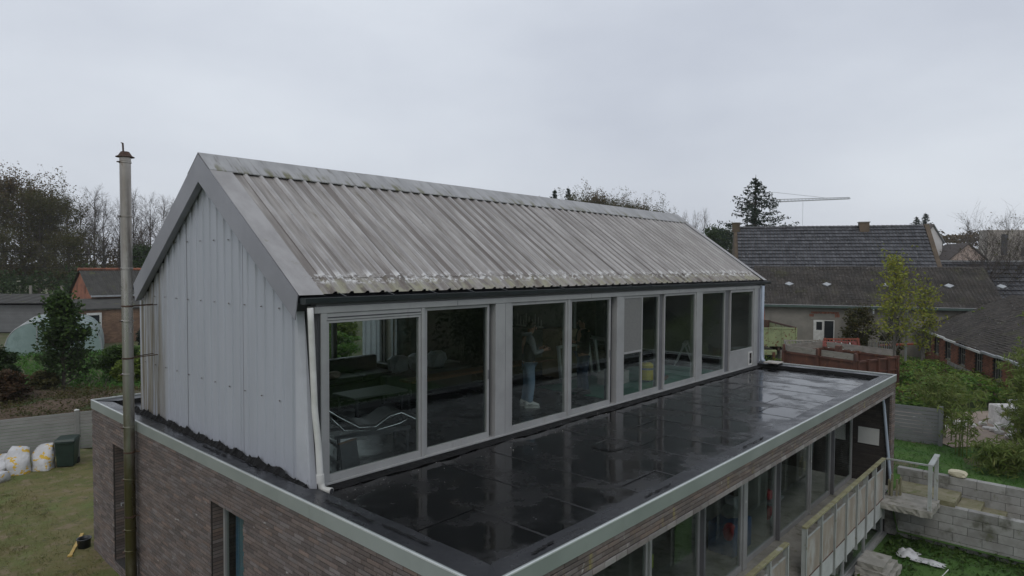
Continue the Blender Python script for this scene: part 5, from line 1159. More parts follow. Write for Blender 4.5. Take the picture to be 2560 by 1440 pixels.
# ------------------------------------------------------------------ trees and plants
def limbs(r, h, r0, n1, ang, len1, start, n2, len2, wob=.04, up=.0, n3=0, lean=(0, 0)):
    """trunk, limbs and twigs as tubes; returns mesh builder and twig points"""
    mb = MB(); tips = []
    tr = []; x = y = 0.
    for i in range(9):
        f = i/8; x += r.normal()*wob*h/8+lean[0]*h/8; y += r.normal()*wob*h/8+lean[1]*h/8; tr.append(Vector((x, y, h*f)))
    mb.tube(tr, [r0*(1-.9*i/8)+.006 for i in range(9)], 7)
    def at(f): k = min(7, int(f*8)); return tr[k].lerp(tr[k+1], f*8-k)
    for i in range(n1):
        f = start+(1-start)*(i+r.random())/n1; f = min(.99, f); p = at(f); az = i*2.4+r.normal()*.4
        L = len1(f)*h*(.8+.4*r.random()); a = ang*(1+.25*r.normal()); d = Vector((math.cos(az)*math.sin(a), math.sin(az)*math.sin(a), math.cos(a)))
        pts = [p]; rr = r0*(1-.85*f)*.45+.004
        for k in range(4):
            d = (d+Vector((r.normal()*.13, r.normal()*.13, up+r.normal()*.1))).normalized(); pts.append(pts[-1]+d*L/4)
        mb.tube(pts, [rr*(1-.2*k) for k in range(5)], 5, cap=False); tips += pts[2:]
        for j in range(n2):
            g = .25+.75*r.random(); k = min(3, int(g*4)); q = pts[k].lerp(pts[k+1], g*4-k)
            d2 = (d+Vector((r.normal()*.6, r.normal()*.6, r.normal()*.4+up))).normalized(); L2 = L*len2*(.6+.8*r.random())
            e1 = q+d2*L2*.5; e2 = e1+(d2+Vector((r.normal()*.25, r.normal()*.25, up+r.normal()*.2))).normalized()*L2*.5
            mb.tube([q, e1, e2], [rr*.38+.003, rr*.25+.002, .003], 3, cap=False); tips += [e1, e2]
            for m in range(n3):
                d3 = (d2+Vector((r.normal()*.6, r.normal()*.6, up+r.normal()*.4))).normalized(); q3 = q.lerp(e2, .3+.7*r.random())
                mb.tube([q3, q3+d3*L2*.5], [rr*.16+.003, .003], 3, cap=False); tips.append(q3+d3*L2*.5)
    return mb, np.array([tuple(t) for t in tips])
def plant(name, label, cat, loc, seed, mleaf, mbark='bark', h=6., r0=.12, n1=22, ang=.9, len1=lambda f: .35, start=.2, n2=7, len2=.5, nleaf=6000, lsize=.18, spread=.25, aspect=.6, group=None, up=.05, n3=0, rotz=0., wob=.03, extra=None, droop=0., lean=(0,0), zmin=.1):
    r = np.random.RandomState(seed); mb, tips = limbs(r, h, r0, n1, ang, len1, start, n2, len2, wob, up, n3, lean)
    t = thing(name, label, cat, loc, rotz, group); mb.build('trunk', mbark, t)
    if nleaf:
        C = tips[r.randint(len(tips), size=nleaf)]+r.normal(size=(nleaf, 3))*spread; C[:,2] = np.maximum(C[:,2], zmin)
        quads('crown', leaves(r, C, lsize, aspect, .2, droop), mleaf, t)
    if extra:
        for nm, ml, k, fn, ls in extra: C = fn(r, tips, k); quads(nm, leaves(r, C, ls, aspect, .2), ml, t)
    return t
def blob(r, n, c, s, shell=.5):
    """points in an uneven ellipsoid, denser at its skin"""
    d = r.normal(size=(n, 3)); d /= np.linalg.norm(d, axis=1, keepdims=True); rad = (shell+(1-shell)*r.random((n, 1)))*(1+.16*np.sin(d[:, :1]*7+c[0])*np.sin(d[:, 1:2]*6+c[1])); return np.array(c)+d*rad*np.array(s)
G = 'trees of the wood on the left'
round_ = lambda f: .36*math.sin(math.pi*min(1, max(.08, (f-.05)/.98)))+.06
# the wood on the left: broad leafy trees, bare poplars, ivied trunks
oak = [plant('leafy_tree', 'x', 'tree', (0,0,0), 11+i, ['leaf_oak', 'leaf_brown', 'leaf_oak'][i], h=15, r0=.26, n1=34, ang=.75, len1=round_, start=.12, n2=10, len2=.55, nleaf=12500, lsize=.25, spread=.27, n3=2, group=G, up=.05) for i in range(3)]
bare = [plant('bare_tree', 'x', 'tree', (0,0,0), 31+i, None, 'twig', h=14.5, r0=.19, n1=30, ang=.52, len1=lambda f: .30*(1.15-f*.8), start=.22, n2=10, len2=.5, nleaf=0, group=G, up=.10, n3=4) for i in range(3)]
ivy = plant('ivied_tree', 'x', 'tree', (0,0,0), 41, 'leaf_dark', 'twig', h=13, r0=.22, n1=26, ang=.5, len1=lambda f: .30*(1.1-f*.7), start=.2, n2=8, len2=.5, nleaf=0, group=G, up=.1, n3=3,
            extra=[('ivy', 'leaf_dark', 6500, lambda r, T, k: T[T[:,2] < 9][r.randint((T[:,2] < 9).sum(), size=k)]*np.array([.75, .75, 1])+r.normal(size=(k, 3))*.35, .28)])
protos = {'o': oak, 'b': bare, 'i': [ivy]}; used = set()
def wood(kind, v, px, b, h, label):
    src = protos[kind][v]; a = (px-1280)*b/1614.5; loc = S(a, b, gz(*S(a, b).xy)-.1); s = h/{'o': 15.5, 'b': 15.5, 'i': 14}[kind]
    if (kind, v) not in used: used.add((kind, v)); src.location = loc; src.rotation_euler = (0, 0, px*.13); src.scale = (s,)*3; src['label'] = label; return src
    return clone(src, loc, px*.13, label, s)
W_ = [('o',0,-75,84,13.0,'dark leafy tree cut by left picture edge'), ('o',1,8,88,15.6,'tall brownish leafy tree at left end of the wood'), ('o',1,52,94,15.0,'brown-tinted leafy tree second along the left wood'), ('o',2,98,86,13.2,'broad olive leafy tree in the left wood'),
      ('o',0,140,92,13.4,'rounded leafy tree above the young maple'), ('b',0,168,99,15.6,'bare tree rising behind the leafy crowns'), ('o',0,176,76,8.2,'lower leafy tree where the bare trees begin'),
      ('b',1,232,88,15.6,'tallest bare tree just left of the flue'), ('b',2,258,94,14.8,'bare tree directly left of the steel flue'), ('b',0,338,96,15.6,'bare tree just right of the steel flue'), ('b',1,372,90,14.8,'bare tree between flue and gable verge'),
      ('i',0,352,78,11.6,'ivy-covered tree beside the gable verge'), ('b',2,408,96,15.4,'bare tree touching the gable verge'), ('b',1,440,99,15.0,'bare tree mostly hidden behind the gable'), ('b',2,203,104,15.4,'far thin bare tree left of the flue'), ('b',0,300,106,15.4,'bare tree behind the steel flue'),
      ('o',2,-30,74,8.6,'low dark leafy tree at left edge of the wood'), ('b',0,80,101,15.6,'bare tree crown between the leafy crowns on the left'), ('b',2,122,103,15.8,'far bare tree behind the olive leafy tree')]
for w in W_: wood(*w)
r = np.random.RandomState(77)
def mass(name, label, cat, pts, n, size, mleaf, seed, aspect=.6, shell=.55):
    r = np.random.RandomState(seed); C = np.concatenate([blob(r, int(n*w), c, s, shell) for c, s, w in pts]); o = quads(name, leaves(r, C, size, aspect, .2), mleaf); return tag(o, label, cat, kind='stuff')
pts = []
for i in range(20): a = -72+i*3.1; b_ = 74+4*math.sin(i*2.1); p = S(a, b_, GZ+1.8); pts.append((tuple(p), (2.6, 2.6, 2.0+1.7*abs(math.sin(i*1.7))), .05))
mass('undergrowth', 'dark undergrowth along foot of the wood', 'undergrowth', pts, 26000, .36, 'leaf_dark', 5)
pts = []
for i in range(24): a = -75+i*2.9; b_ = 112+3*math.sin(i*1.3); p = S(a, b_, GZ+4.2); pts.append((tuple(p), (3, 3, 6.0+1.5*math.sin(i*1.9)), .042))
mass('far_wood', 'hazy far wood behind the trees on the left', 'wood', pts, 22000, .42, 'leaf_brown', 6, shell=.2)
# young maple and shrubs behind the fence
def bush(name, label, cat, a, b_, sx, sy, h, n, size, mleaf, seed, rotz=0., stems=9, group=None, z=None, shell=.35, aspect=.62):
    r = np.random.RandomState(seed); loc = S(a, b_); loc.z = gz(loc.x, loc.y) if z is None else z; t = thing(name, label, cat, loc, SITE, group)
    mb = MB()
    for i in range(stems):
        az = r.random()*6.3; e = Vector((math.cos(az)*sx*.7*r.random(), math.sin(az)*sy*.7*r.random(), h*(.6+.35*r.random()))); m_ = e*.5+Vector((r.normal()*.06, r.normal()*.06, .05*h)); mb.tube([(r.normal()*.05, r.normal()*.05, -.05), m_, e], [.022+.008*h/2, .015, .004], 5, cap=False)
    mb.build('stem', 'bark', t); k = 11; cs = []
    for i in range(k): az = i*2.4; f = (i+.5)/k; rr = math.sin(math.pi*(.12+.8*f))*.55; cs.append(((math.cos(az)*sx*rr, math.sin(az)*sy*rr, h*(.12+.78*f)), (sx*.5, sy*.5, h*.16)))
    C = np.concatenate([blob(r, n//k, c, s, shell) for c, s in cs]); C[:,2] = np.maximum(C[:,2], .03); quads('foliage', leaves(r, C, size, aspect, .6), mleaf, t); return t
plant('young_maple', 'bushy young maple with dark green leaves behind the fence', 'tree', S(-18.15, 26.0, gz(*S(-18.15, 26).xy)), 51, 'leaf_dark', h=3.5, r0=.07, n1=34, ang=.8, len1=lambda f: .30*(1.15-.75*f), start=.05, n2=6, len2=.5, nleaf=6500, lsize=.15, spread=.11, up=.1, extra=[('new_leaves', 'leaf_mid', 1300, lambda r, T, k: T[T[:,2] > 2.2][r.randint((T[:,2] > 2.2).sum(), size=k)]+r.normal(size=(k, 3))*.16, .16)])
bush('dark_shrub', 'dark rounded shrub at left picture edge before the polytunnel', 'shrub', -20.9, 26.2, .75, .8, 1.75, 4200, .14, 'leaf_dark', 61)
bush('russet_shrub', 'russet-leaved shrub at left picture edge behind the fence', 'shrub', -18.8, 24.0, .8, .7, 1.25, 4200, .12, 'leaf_russet', 62)
bush('berry_shrub', 'brown and green shrub between the russet shrub and the maple', 'shrub', -18.6, 25.6, .6, .6, .9, 2200, .12, 'leaf_oak', 63)
bush('rose_shrub', 'loose lime-green shrub right of the young maple', 'shrub', -17.2, 28.5, 1.2, .9, 1.6, 6500, .14, 'leaf_mid', 64)
bush('lime_shrub', 'bright lime-green shrub just left of the steel flue', 'shrub', -16.4, 27.4, .65, .6, 1.1, 3200, .12, 'leaf_lime', 65)
bush('hedge_shrub', 'low leafy green hedge right behind the steel flue', 'shrub', -17.4, 32.0, 2.0, .9, 1.2, 6000, .16, 'leaf_green', 66)
bush('yellow_shrub', 'yellow-green shrub between flue and house wall', 'shrub', -15.9, 28.0, .5, .6, 1.5, 2600, .12, 'leaf_lime', 67)
bush('cypress_shrub', 'small dark conifer in front of the brick outhouse wall', 'shrub', -23.7, 41.5, .5, .5, 1.5, 2000, .13, 'needle', 68)
bush('cypress_shrub', 'dark evergreen beside the outhouse at the gable edge', 'shrub', -22.0, 40, .45, .5, 1.6, 1600, .13, 'needle', 69)
bush('garden_laurel', 'broad green laurel behind the house seen through the first pane', 'shrub', -10.4, 36, 2.1, 1.5, 1.8, 7000, .2, 'leaf_green', 70)
bush('garden_laurel', 'yellow-green bush behind the house seen through the first pane', 'shrub', -11.2, 41, 1.6, 1.3, 3.2, 6000, .2, 'leaf_lime', 71)
# leaf litter, creeping plants and weeds on the bank
patch_pts = [S(-20+i*.7, 21.5+.4*math.sin(i*1.1)+(.0 if i < 9 else .8)) for i in range(11)]
o = patch('planted_bank', 0, 1, 0, 1, 30, 12, 'leafsoil', lambda u, v: 0, kind='structure')
for v in o.data.vertices:
    u, w = v.co.x, v.co.y; p = S(-24+14*u, 21.3+4.2*w); v.co = (p.x, p.y, gz(p.x, p.y)+.03+.10*math.sin(u*21)*math.sin(w*9)+.08)
o = patch('bank_lawn', 0, 1, 0, 1, 24, 6, 'lawn_green', lambda u, v: 0)
for v in o.data.vertices:
    u, w = v.co.x, v.co.y; p = S(-23+14*u, 18.6+2.75*w+.25*math.sin(u*19)); v.co = (p.x, p.y, gz(p.x, p.y)+.07)
def scatter(name, label, cat, pts, size, mleaf, seed, aspect=.5, droop=0., flat=.3):
    r = np.random.RandomState(seed); o = quads(name, leaves(r, np.asarray(pts), size, aspect, flat, droop), mleaf); return tag(o, label, cat, kind='stuff')
def region(r, n, fa, fb, hfun, jit):
    out = []
    for _ in range(n): a, b_ = fa(r), fb(r); p = S(a, b_); out.append((p.x, p.y, gz(p.x, p.y)+abs(r.normal())*jit+hfun(a, b_, r)))
    return out
r = np.random.RandomState(90)
scatter('creeping_plants', 'low creeping plants on the bank behind the fence', 'ground cover', region(r, 5000, lambda r: r.uniform(-20.5, -14), lambda r: r.uniform(22, 26), lambda a, b, r: .08, .10), .10, 'leaf_oak', 91)
scatter('bank_grass', 'green grass strip behind the plastic fence', 'grass', region(r, 16000, lambda r: r.uniform(-20, -10.5), lambda r: 19.3+.1*r.random()+r.uniform(0, 2.0), lambda a, b, r: .05, .05), .12, 'grass_bright', 92, aspect=.14, droop=-1.2)
scatter('orchard_grass', 'rough green grass round the polytunnel', 'grass', region(r, 9000, lambda r: r.uniform(-28, -14), lambda r: r.uniform(26, 38), lambda a, b, r: .06, .07), .26, 'grass_bright', 93, aspect=.2, droop=-1.0)
# blades on the worn lawn: clumps of green on dry straw
pts = []
for c in range(330):
    cx, cy = r.uniform(-9, -.5), r.uniform(5.2, 16.2); m = r.randint(20, 90); s = r.uniform(.05, .17)
    for _ in range(m): pts.append((cx+r.normal()*s, cy+r.normal()*s, GZ+.05))
for _ in range(26000): pts.append((r.uniform(-9, -.45), r.uniform(5, 16.5), GZ+.05))
for _ in range(5000): pts.append((r.uniform(-.3, 6), r.uniform(7.3, 17.5), GZ+.04))
scatter('lawn_grass', 'patchy grass tufts on the worn lawn', 'grass', pts, .06, 'grass_blade', 94, aspect=.13, droop=-1.1)
pts = [(r.uniform(14.3, 22), r.uniform(-9.5, 1), 0) for _ in range(16000)]; pts = [(x, y, gz(x, y)+.05) for x, y, _ in pts if (x-CAMPOS.x)*math.cos(YAW)+(y-CAMPOS.y)*math.sin(YAW) < 17.8 or (x-CAMPOS.x)*_r.x+(y-CAMPOS.y)*_r.y < 12.2]
scatter('upper_lawn_grass', 'short bright grass of the upper lawn', 'grass', pts, .10, 'grass_bright', 95, aspect=.14, droop=-1.2)
pts = []
for _ in range(9000):
    x, y = r.uniform(8.5, 13), r.uniform(-8.5, -3.45); d = min(13.0-x, (-3.4-y)*1.4)
    if r.random() < math.exp(-max(0, d-.25)*2.6): pts.append((x, y, -3.54+abs(r.normal())*.07*math.exp(-d)))
scatter('ground_cover', 'dark leafy ground cover along foot of the block wall', 'ground cover', pts, .085, 'leaf_mid', 96, aspect=.8)
scatter('pit_grass', 'short grass of the sunken garden', 'grass', [(r.uniform(4, 13), r.uniform(-9, -3.5), -3.50) for _ in range(9000)], .07, 'grass_bright', 97, aspect=.14, droop=-1.1)
# weeds and nettles across the yard
def mound(a, b): return .55*math.exp(-((a-19.5)/2.6)**2-((b-31)/4.5)**2)+.6*math.exp(-((a-17)/2.0)**2-((b-24.5)/3)**2)+.35*(.5+.5*math.sin(a*2.3)*math.sin(b*1.9))
def inyard(r, n, a0, a1, b0, b1):
    out = []
    while len(out) < n:
        b = r.uniform(b0, b1); a = r.uniform(a0, a1)
        if a > 25.0-(39-b)*.355-.15 or (a > 12.1 and b < 22.9) or (12.2 < a < 16.6 and b > 25.2 and b < 30.5 and a > 12): continue
        out.append((a, b))
    return out
pts = []
for a, b in inyard(r, 30000, 10.5, 24.5, 20.5, 36): p = S(a, b); h = mound(a, b)*r.random()**.5; pts.append((p.x, p.y, gz(p.x, p.y)+.03+h*1.15))
scatter('yard_weeds', 'mass of green nettles and weeds filling the yard', 'weeds', pts, .16, 'leaf_green', 98, aspect=.55, flat=.85)
pts = []
for a, b in inyard(r, 6500, 13, 24.5, 21, 37): p = S(a, b); pts.append((p.x, p.y, gz(p.x, p.y)+.1+mound(a, b)*(.7+.5*r.random())))
scatter('tall_weeds', 'paler weed tops and seed stalks in the yard', 'weeds', pts, .15, 'leaf_lime', 99, aspect=.4, flat=.7)
pts = []
for a, b in inyard(r, 3000, 14, 21, 22, 33): p = S(a, b); pts.append((p.x, p.y, gz(p.x, p.y)+.1+mound(a, b)*(.6+.5*r.random())))
scatter('dead_weeds', 'brown dead stalks among the yard weeds', 'weeds', pts, .16, 'leaf_russet', 100, aspect=.3)
scatter('yard_grass', 'grass of the yard by the trailers', 'grass', region(r, 8000, lambda r: r.uniform(9, 24), lambda r: r.uniform(30, 41), lambda a, b, r: .06, .08), .24, 'grass_bright', 101, aspect=.2, droop=-1.)
# trees by the barns
thin = dict(h=5.4, r0=.07, n1=20, ang=.55, len1=lambda f: .24*(1.2-.7*f), start=.18, n2=7, len2=.55, spread=.16, up=.06)
plant('yellow_ash', 'slender ash with yellow-green leaves in front of the grey outbuilding', 'tree', S(18.7, 31.5, gz(*S(18.7, 31.5).xy)), 71, 'leaf_yellow', 'bark_grey', nleaf=1700, lsize=.15, **thin)
plant('yellow_ash', 'orange-yellow sapling right of the slender ash', 'tree', S(20.6, 32.3, gz(*S(20.6, 32.3).xy)), 72, 'leaf_yellow', 'bark_grey', nleaf=1200, lsize=.14, **{**thin, 'h': 4.2})
plant('yellow_ash', 'nearly bare sapling behind the slender ash', 'tree', S(19.9, 33.4, gz(*S(19.9, 33.4).xy)), 73, 'leaf_yellow', 'bark_grey', nleaf=300, lsize=.15, **{**thin, 'h': 6.0})
bush('ivy_shrub', 'dark ivy shrub climbing the grey outbuilding wall', 'shrub', 21.0, 39.0, 1.25, .8, 3.3, 4600, .15, 'leaf_oak', 81, shell=.05, stems=16)
bush('ivy_shrub', 'brown-green shrub under the outbuilding windows', 'shrub', 22.6, 38.4, .8, .6, 1.7, 2400, .16, 'leaf_oak', 82)
bush('elder_shrub', 'yellow-green shrub between outbuilding roof end and ruined lean-to', 'shrub', 27.6, 37.6, 1.0, .9, 3.2, 4200, .18, 'leaf_lime', 83)
bush('elder_shrub', 'leafy shrub in front of the dark barn roof', 'shrub', 29.0, 41, 1.6, 1.0, 4.6, 4200, .2, 'leaf_oak', 84)
hedge = plant('bare_hedge_tree', 'bare bushy hedge tree left of the beige house', 'tree', S(33.5, 46, GZ), 74, 'leaf_oak', 'twig', h=6.6, r0=.10, n1=40, ang=.55, len1=lambda f: .34, start=.05, n2=9, len2=.55, nleaf=350, lsize=.12, spread=.25, up=.12, n3=4, group='bare hedge trees behind the barns')
clone(hedge, S(36.2, 47, GZ), 1.9, 'bare bushy hedge tree right behind the outbuilding roof end'); clone(hedge, S(39.4, 50, GZ), 3.4, 'bare hedge tree in front of the beige house')
# fir
def fir(label, loc, h, w, seed, name='fir_tree', n=46, gap=.0):
    r = np.random.RandomState(seed); t = thing(name, label, 'tree', loc, 0); mb = MB().tube([(0,0,0), (0,0,h*.6), (0,0,h)], [h*.018, h*.010, .02], 8); C = []
    for i in range(n*4):
        f = (i/(n*4))**.9; z = h*(.16+.82*f); L = w*(1-f)**.85*(.7+.45*r.random())+.18; az = i*2.39+r.normal()*.3
        pts = [Vector((0, 0, z))]
        for k in range(1, 5): u = k/4; pts.append(Vector((math.cos(az)*L*u, math.sin(az)*L*u, z-.20*L*math.sin(u*2.0)+.18*L*u*u)))
        mb.tube(pts, [.035, .03, .02, .012, .005], 3, cap=False); m = int(14+L*17)
        for _ in range(m): u = r.random()**.8*4; k = min(3, int(u)); q = pts[k].lerp(pts[k+1], u-k); C.append((q.x+r.normal()*.10*L**.5, q.y+r.normal()*.10*L**.5, q.z-abs(r.normal())*.16))
    mb.build('trunk', 'bark', t); quads('needles', leaves(r, np.array(C), .34, .4, .35, .15), 'needle', t); return t
fir('large dark fir tree rising behind the tiled barn', S(28.1, 75, -2.6), 16.0, 9.0, 3, n=32)
fa = fir('small spiky conifer top peeping over the house ridge', S(7.0, 108, 1.5), 14.2, 3.6, 4, n=26); fb = clone(fa, S(9.6, 112, 1.5), 1., 'leaning conifer top beside the first above the ridge', (.9, .9, 1.06))
clone(fa, S(78, 125, 4), 2., 'dark conifer behind the white gabled house', (.9, .9, .62)); clone(fa, S(81, 127, 4), .7, 'second conifer behind the white gabled house', (1.0, 1.0, .68))
# distant crowns above the ridge and by the fir
def far(kind, v, a, b, h, label, wide=1., z=None):
    src = protos[kind][v]; s = h/15.5; p = S(a, b); p.z = gz(p.x, p.y) if z is None else z; o = clone(src, p, a, label, (s*wide, s*wide, s)); o['group'] = 'distant trees on the right'; return o
for i, (px, b, h) in enumerate(((1440, 110, 12.8), (1475, 112, 13.2), (1510, 114, 13.0), (1545, 116, 12.6), (1580, 118, 12.6), (1612, 120, 12.0), (1650, 118, 10.4))):
    o = far('o', (0, 1, 2)[i % 3], (px-1280)*b/1614.5, b, h, ['first', 'second', 'third', 'fourth', 'fifth', 'sixth', 'lowest'][i]+' autumn crown from the left above the house ridge', 1.0, 0.)
    o['group'] = 'autumn crowns above the ridge'
for i, (px, b, h) in enumerate(((1712, 110, 11.5), (1738, 112, 12), (1757, 110, 12.4))): far('b', i, (px-1280)*b/1614.5, b, h, ['left', 'middle', 'right'][i]+' one of three bare poplars beside the roof end', .6, 0.)
plant('round_tree', 'rounded dark green tree left of the big fir', 'tree', S(26.6, 84, -1), 75, 'leaf_dark', h=7.6, r0=.2, n1=34, ang=.8, len1=round_, start=.1, n2=8, len2=.5, nleaf=9000, lsize=.24, spread=.24)
far('o', 1, 25.5, 66, 7.0, 'low russet tree behind the barn chimney'); far('b', 0, 90, 128, 8, 'bare tree right of the brown house', z=4)
pts = []
for i in range(16): a = 45+i*5; b_ = 92+3*math.sin(i*2); p = S(a, b_); pts.append(((p.x, p.y, gz(p.x, p.y)+1.2), (3.5, 3.5, 2.2), .06))
mass('hill_hedge', 'brown-green hedge and scrub on the hillside', 'hedge', pts, 12000, .5, 'leaf_oak', 8)
pts = []
for i in range(26): a = -60+i*9; p = S(a, 190); pts.append(((p.x, p.y, gz(p.x, p.y)+3), (8, 8, 2.2+1*math.sin(i*2.3)), .04))
mass('far_treeline', 'distant tree line along the horizon', 'trees', pts, 26000, .7, 'leaf_brown', 9)
# bamboo
def bamboo(label, a, b_, h, n, seed, sx=.5, nl=26):
    r = np.random.RandomState(seed); p = S(a, b_); t = thing('bamboo', label, 'bamboo', (p.x, p.y, gz(p.x, p.y)-.02), 0, 'bamboo clumps'); mb = MB(); C = []
    for i in range(n):
        az = r.random()*6.3; x0, y0 = r.normal()*.16*sx, r.normal()*.16*sx; L = h*(.7+.35*r.random()); bend = .28*L*r.random()*sx*2; pts = [Vector((x0+math.cos(az)*bend*u*u, y0+math.sin(az)*bend*u*u, L*u*(1-.12*u*u))) for u in (0, .25, .5, .75, 1)]
        mb.tube(pts, [.016, .014, .011, .008, .003], 5, cap=False)
        for j in range(nl):
            u = (.25+.75*r.random())*4; k = min(3, int(u)); q = pts[k].lerp(pts[k+1], u-k); d = Vector((r.normal(), r.normal(), .1)).normalized()*(.12+.3*r.random()); e = q+d
            if j % 4 == 0: mb.tube([q, e], [.004, .002], 3, cap=False)
            for _ in range(9): C.append((e.x+r.normal()*.07, e.y+r.normal()*.07, e.z-abs(r.normal())*.06))
    mb.build('cane', 'leaf_bamboo', t); quads('foliage', leaves(r, np.array(C), .20, .15, .25, .55), 'leaf_bamboo', t); return t
bamboo('slim bamboo canes nearest the grey fence end', 12.1, 17.2, 2.1, 5, 1, .5, 14); bamboo('dense arching bamboo in front of the brick shed', 14.7, 17.8, 3.2, 26, 2, .9, 30); bamboo('leafy bamboo clump between fence end and right edge', 13.4, 16.8, 2.2, 10, 3, .8, 20)
bamboo('tall bamboo reaching over the shed roof at right edge', 17.4, 20.0, 4.4, 18, 4, .6, 28); bamboo('low young bamboo on the lawn beside the pale stone', 12.0, 15.6, .95, 12, 5, .9, 18); bamboo('bamboo clump behind the path near the white crate', 15.9, 18.6, 2.9, 18, 6, .8, 26)
bamboo('straggling low bamboo at right picture edge above the lawn', 13.0, 15.4, 1.15, 12, 7, .9, 18); bamboo('bamboo arching left over the top of the grey fence', 12.6, 18.9, 2.3, 12, 8, .9, 22)
pts = []
for i in range(30): pts.append(((-2+i*2.4, -17-2.5*math.sin(i*1.3)-.1*i, -1.2+.6*math.sin(i*2.1)), (2.0, 1.8, 2.3+.8*math.sin(i*1.7)), .034))
mass('garden_hedge', 'tall dark hedge beyond the sunken garden, mirrored in the panes', 'hedge', pts, 30000, .2, 'leaf_dark', 12)

# misty air over the whole site
hz = MB().box(-660, -460, -6, 660, 760, 45).build('haze', 'soil'); hz['kind'] = 'stuff'; hz['label'] = 'thin pale mist over the whole site'
hm = bpy.data.materials.new('haze'); hm.use_nodes = True; hm.node_tree.nodes.clear()
ho = hm.node_tree.nodes.new('ShaderNodeOutputMaterial'); hv = hm.node_tree.nodes.new('ShaderNodeVolumePrincipled')
hv.inputs['Color'].default_value = (.93, .95, .97, 1); hv.inputs['Density'].default_value = .00032
hm.node_tree.links.new(hv.outputs[0], ho.inputs['Volume']); hz.data.materials.clear(); hz.data.materials.append(hm)
# ------------------------------------------------------------------ indoors
# chaise longue
t = thing('chaise_longue', 'black leather chaise longue with chrome tubes behind the first pane', 'chaise', (1.62, 1.15, .004), -.25)
b = MB()
for x in (-.55, .5):
    for y in (-.24, .24): b.beam((x, y, 0), (x, y, .26), .05, .03)
for y in (-.24, .24): b.beam((-.6, y, .26), (.55, y, .26), .04, .05)
b.beam((-.55, -.24, .12), (-.55, .24, .12), .03, .03); b.beam((.5, -.24, .12), (.5, .24, .12), .03, .03); b.build('base', 'frame_dark', t)
pr = [(-.85, .78), (-.55, .55), (-.25, .36), (0, .34), (.22, .47), (.40, .50), (.62, .38), (.88, .28)]
for y in (-.25, .25): MB().tube([(x, y, z) for x, z in pr], .012, 8).build('side_tube', 'chrome', t, smooth=True)
for y in (-.2, .2): MB().tube([(-.72, y, .62), (-.45, y, .33), (0, y, .27), (.4, y, .33), (.6, y, .42)], .011, 8).build('rocker_tube', 'chrome', t, smooth=True)
b = MB(); up = [(x, z+.035) for x, z in pr]; b.sheet([(x, -.235, z) for x, z in up], [(x, .235, z) for x, z in up]); b.sheet([(x, -.235, z-.05) for x, z in up], [(x, .235, z-.05) for x, z in up])
for y in (-.235, .235): b.sheet([(x, y, z) for x, z in up], [(x, y, z-.05) for x, z in up])
b.build('cushion', 'leather_black', t, smooth=True); MB().tube([(-.74, -.2, .76), (-.74, .2, .76)], .055, 12).build('head_roll', 'leather_black', t, smooth=True)
b = MB(); b.prism([(-.17, 0, .0), (.15, 0, .0), (.19, .10, .36), (-.13, .10, .36)], (0, .03, 0)); o = b.build('leaning_board', 'frame_dark'); o.location = (.78, .34, .004); o.rotation_euler = (0, 0, .25); tag(o, 'dark board leaning behind the first pane', 'board'); MB().beam((-.13, .115, .365), (.19, .115, .365), .035, .012).build('edge_strip', 'wood_table', o)
t = thing('black_sofa', 'long black leather sofa before the garden window', 'sofa', (3.2, 4.55, .004), .0)
MB().box(-1.25, -.42, .06, 1.25, .42, .34).build('base', 'leather_black', t, bevel=.04); MB().box(-1.25, .30, .345, 1.25, .48, .74).build('backrest', 'leather_black', t, bevel=.05)
for s_ in (-1, 1): MB().box(s_*1.25, -.42, .06, s_*1.46, .48, .56).build('armrest', 'leather_black', t, bevel=.04)
for i in range(3): MB().box(-1.23+i*.83, -.4, .345, -.43+i*.83, .28, .46).build('seat_cushion', 'leather_black', t, bevel=.04)
t = thing('low_table', 'low dark grey table beside the black sofa', 'table', (3.1, 3.2, .004)); MB().box(-.6, -.35, .30, .6, .35, .34).build('top', 'grey_plastic', t, bevel=.01)
for x in (-.5, .5):
    for y in (-.28, .28): MB().box(x-.02, y-.02, 0, x+.02, y+.02, .30).build('leg', 'frame_dark', t)
o = rock((3.0, 4.3, .53), (.14, .1, .07), 12).build('pink_cushion', 'far_pink'); tag(o, 'small pink cushion on the black sofa', 'cushion')
# long wooden bench table along the back
t = thing('long_bench', 'long wooden bench behind the standing man', 'bench', (6.4, 3.05, .004), .0); MB().box(-2.6, -.2, .42, 2.4, .2, .47).build('seat', 'wood_table', t, bevel=.006)
for x in (-2.3, -.1, 2.1): MB().box(x-.04, -.17, 0, x+.04, .17, .418).build('leg', 'frame_dark', t)
t = thing('sack_heap', 'pale cushions heaped on a dark bench behind the second pane', 'cushions', (5.2, 4.2, .004)); MB().box(-1.2, -.3, 0, 1.2, .3, .40).build('box', 'frame_dark', t)
for i in range(3): rock((-.7+.55*i, 0, .58), (.24, .16, .2), 20+i).build('cushion', 'bag_grey', t)
o = MB().box(5.9, 4.6, .42, 6.7, 5.0, .80).build('pale_case', 'wall_light', None, bevel=.02); tag(o, 'pale case standing at back wall behind second pane', 'case'); bpy.data.objects['pale_case'].location.z = -.415
t = thing('wall_shelf', 'dark wall shelf carrying a white letter ornament', 'shelf', (8.55, 4.4, 1.10)); MB().box(-.05, -1.1, 0, .25, 1.1, .04).build('board', 'frame_dark', t)
for y in (-.9, .9): MB().box(.1, y, -.2, .25, y+.04, -.001).build('bracket', 'frame_dark', t)
t = thing('letter_ornament', 'row of white candle-like ornaments on the dark shelf', 'ornament', (8.55, 4.0, 1.141)); MB().box(-.02, -.45, 0, .04, .45, .025).build('base', 'white_paint', t)
for i in range(9): MB().lathe([(.012, .025), (.012, .16+.07*(i % 3)), (.003, .20+.07*(i % 3))], 6, (.01, -.40+i*.1, 0)).build('stick', 'white_paint', t)
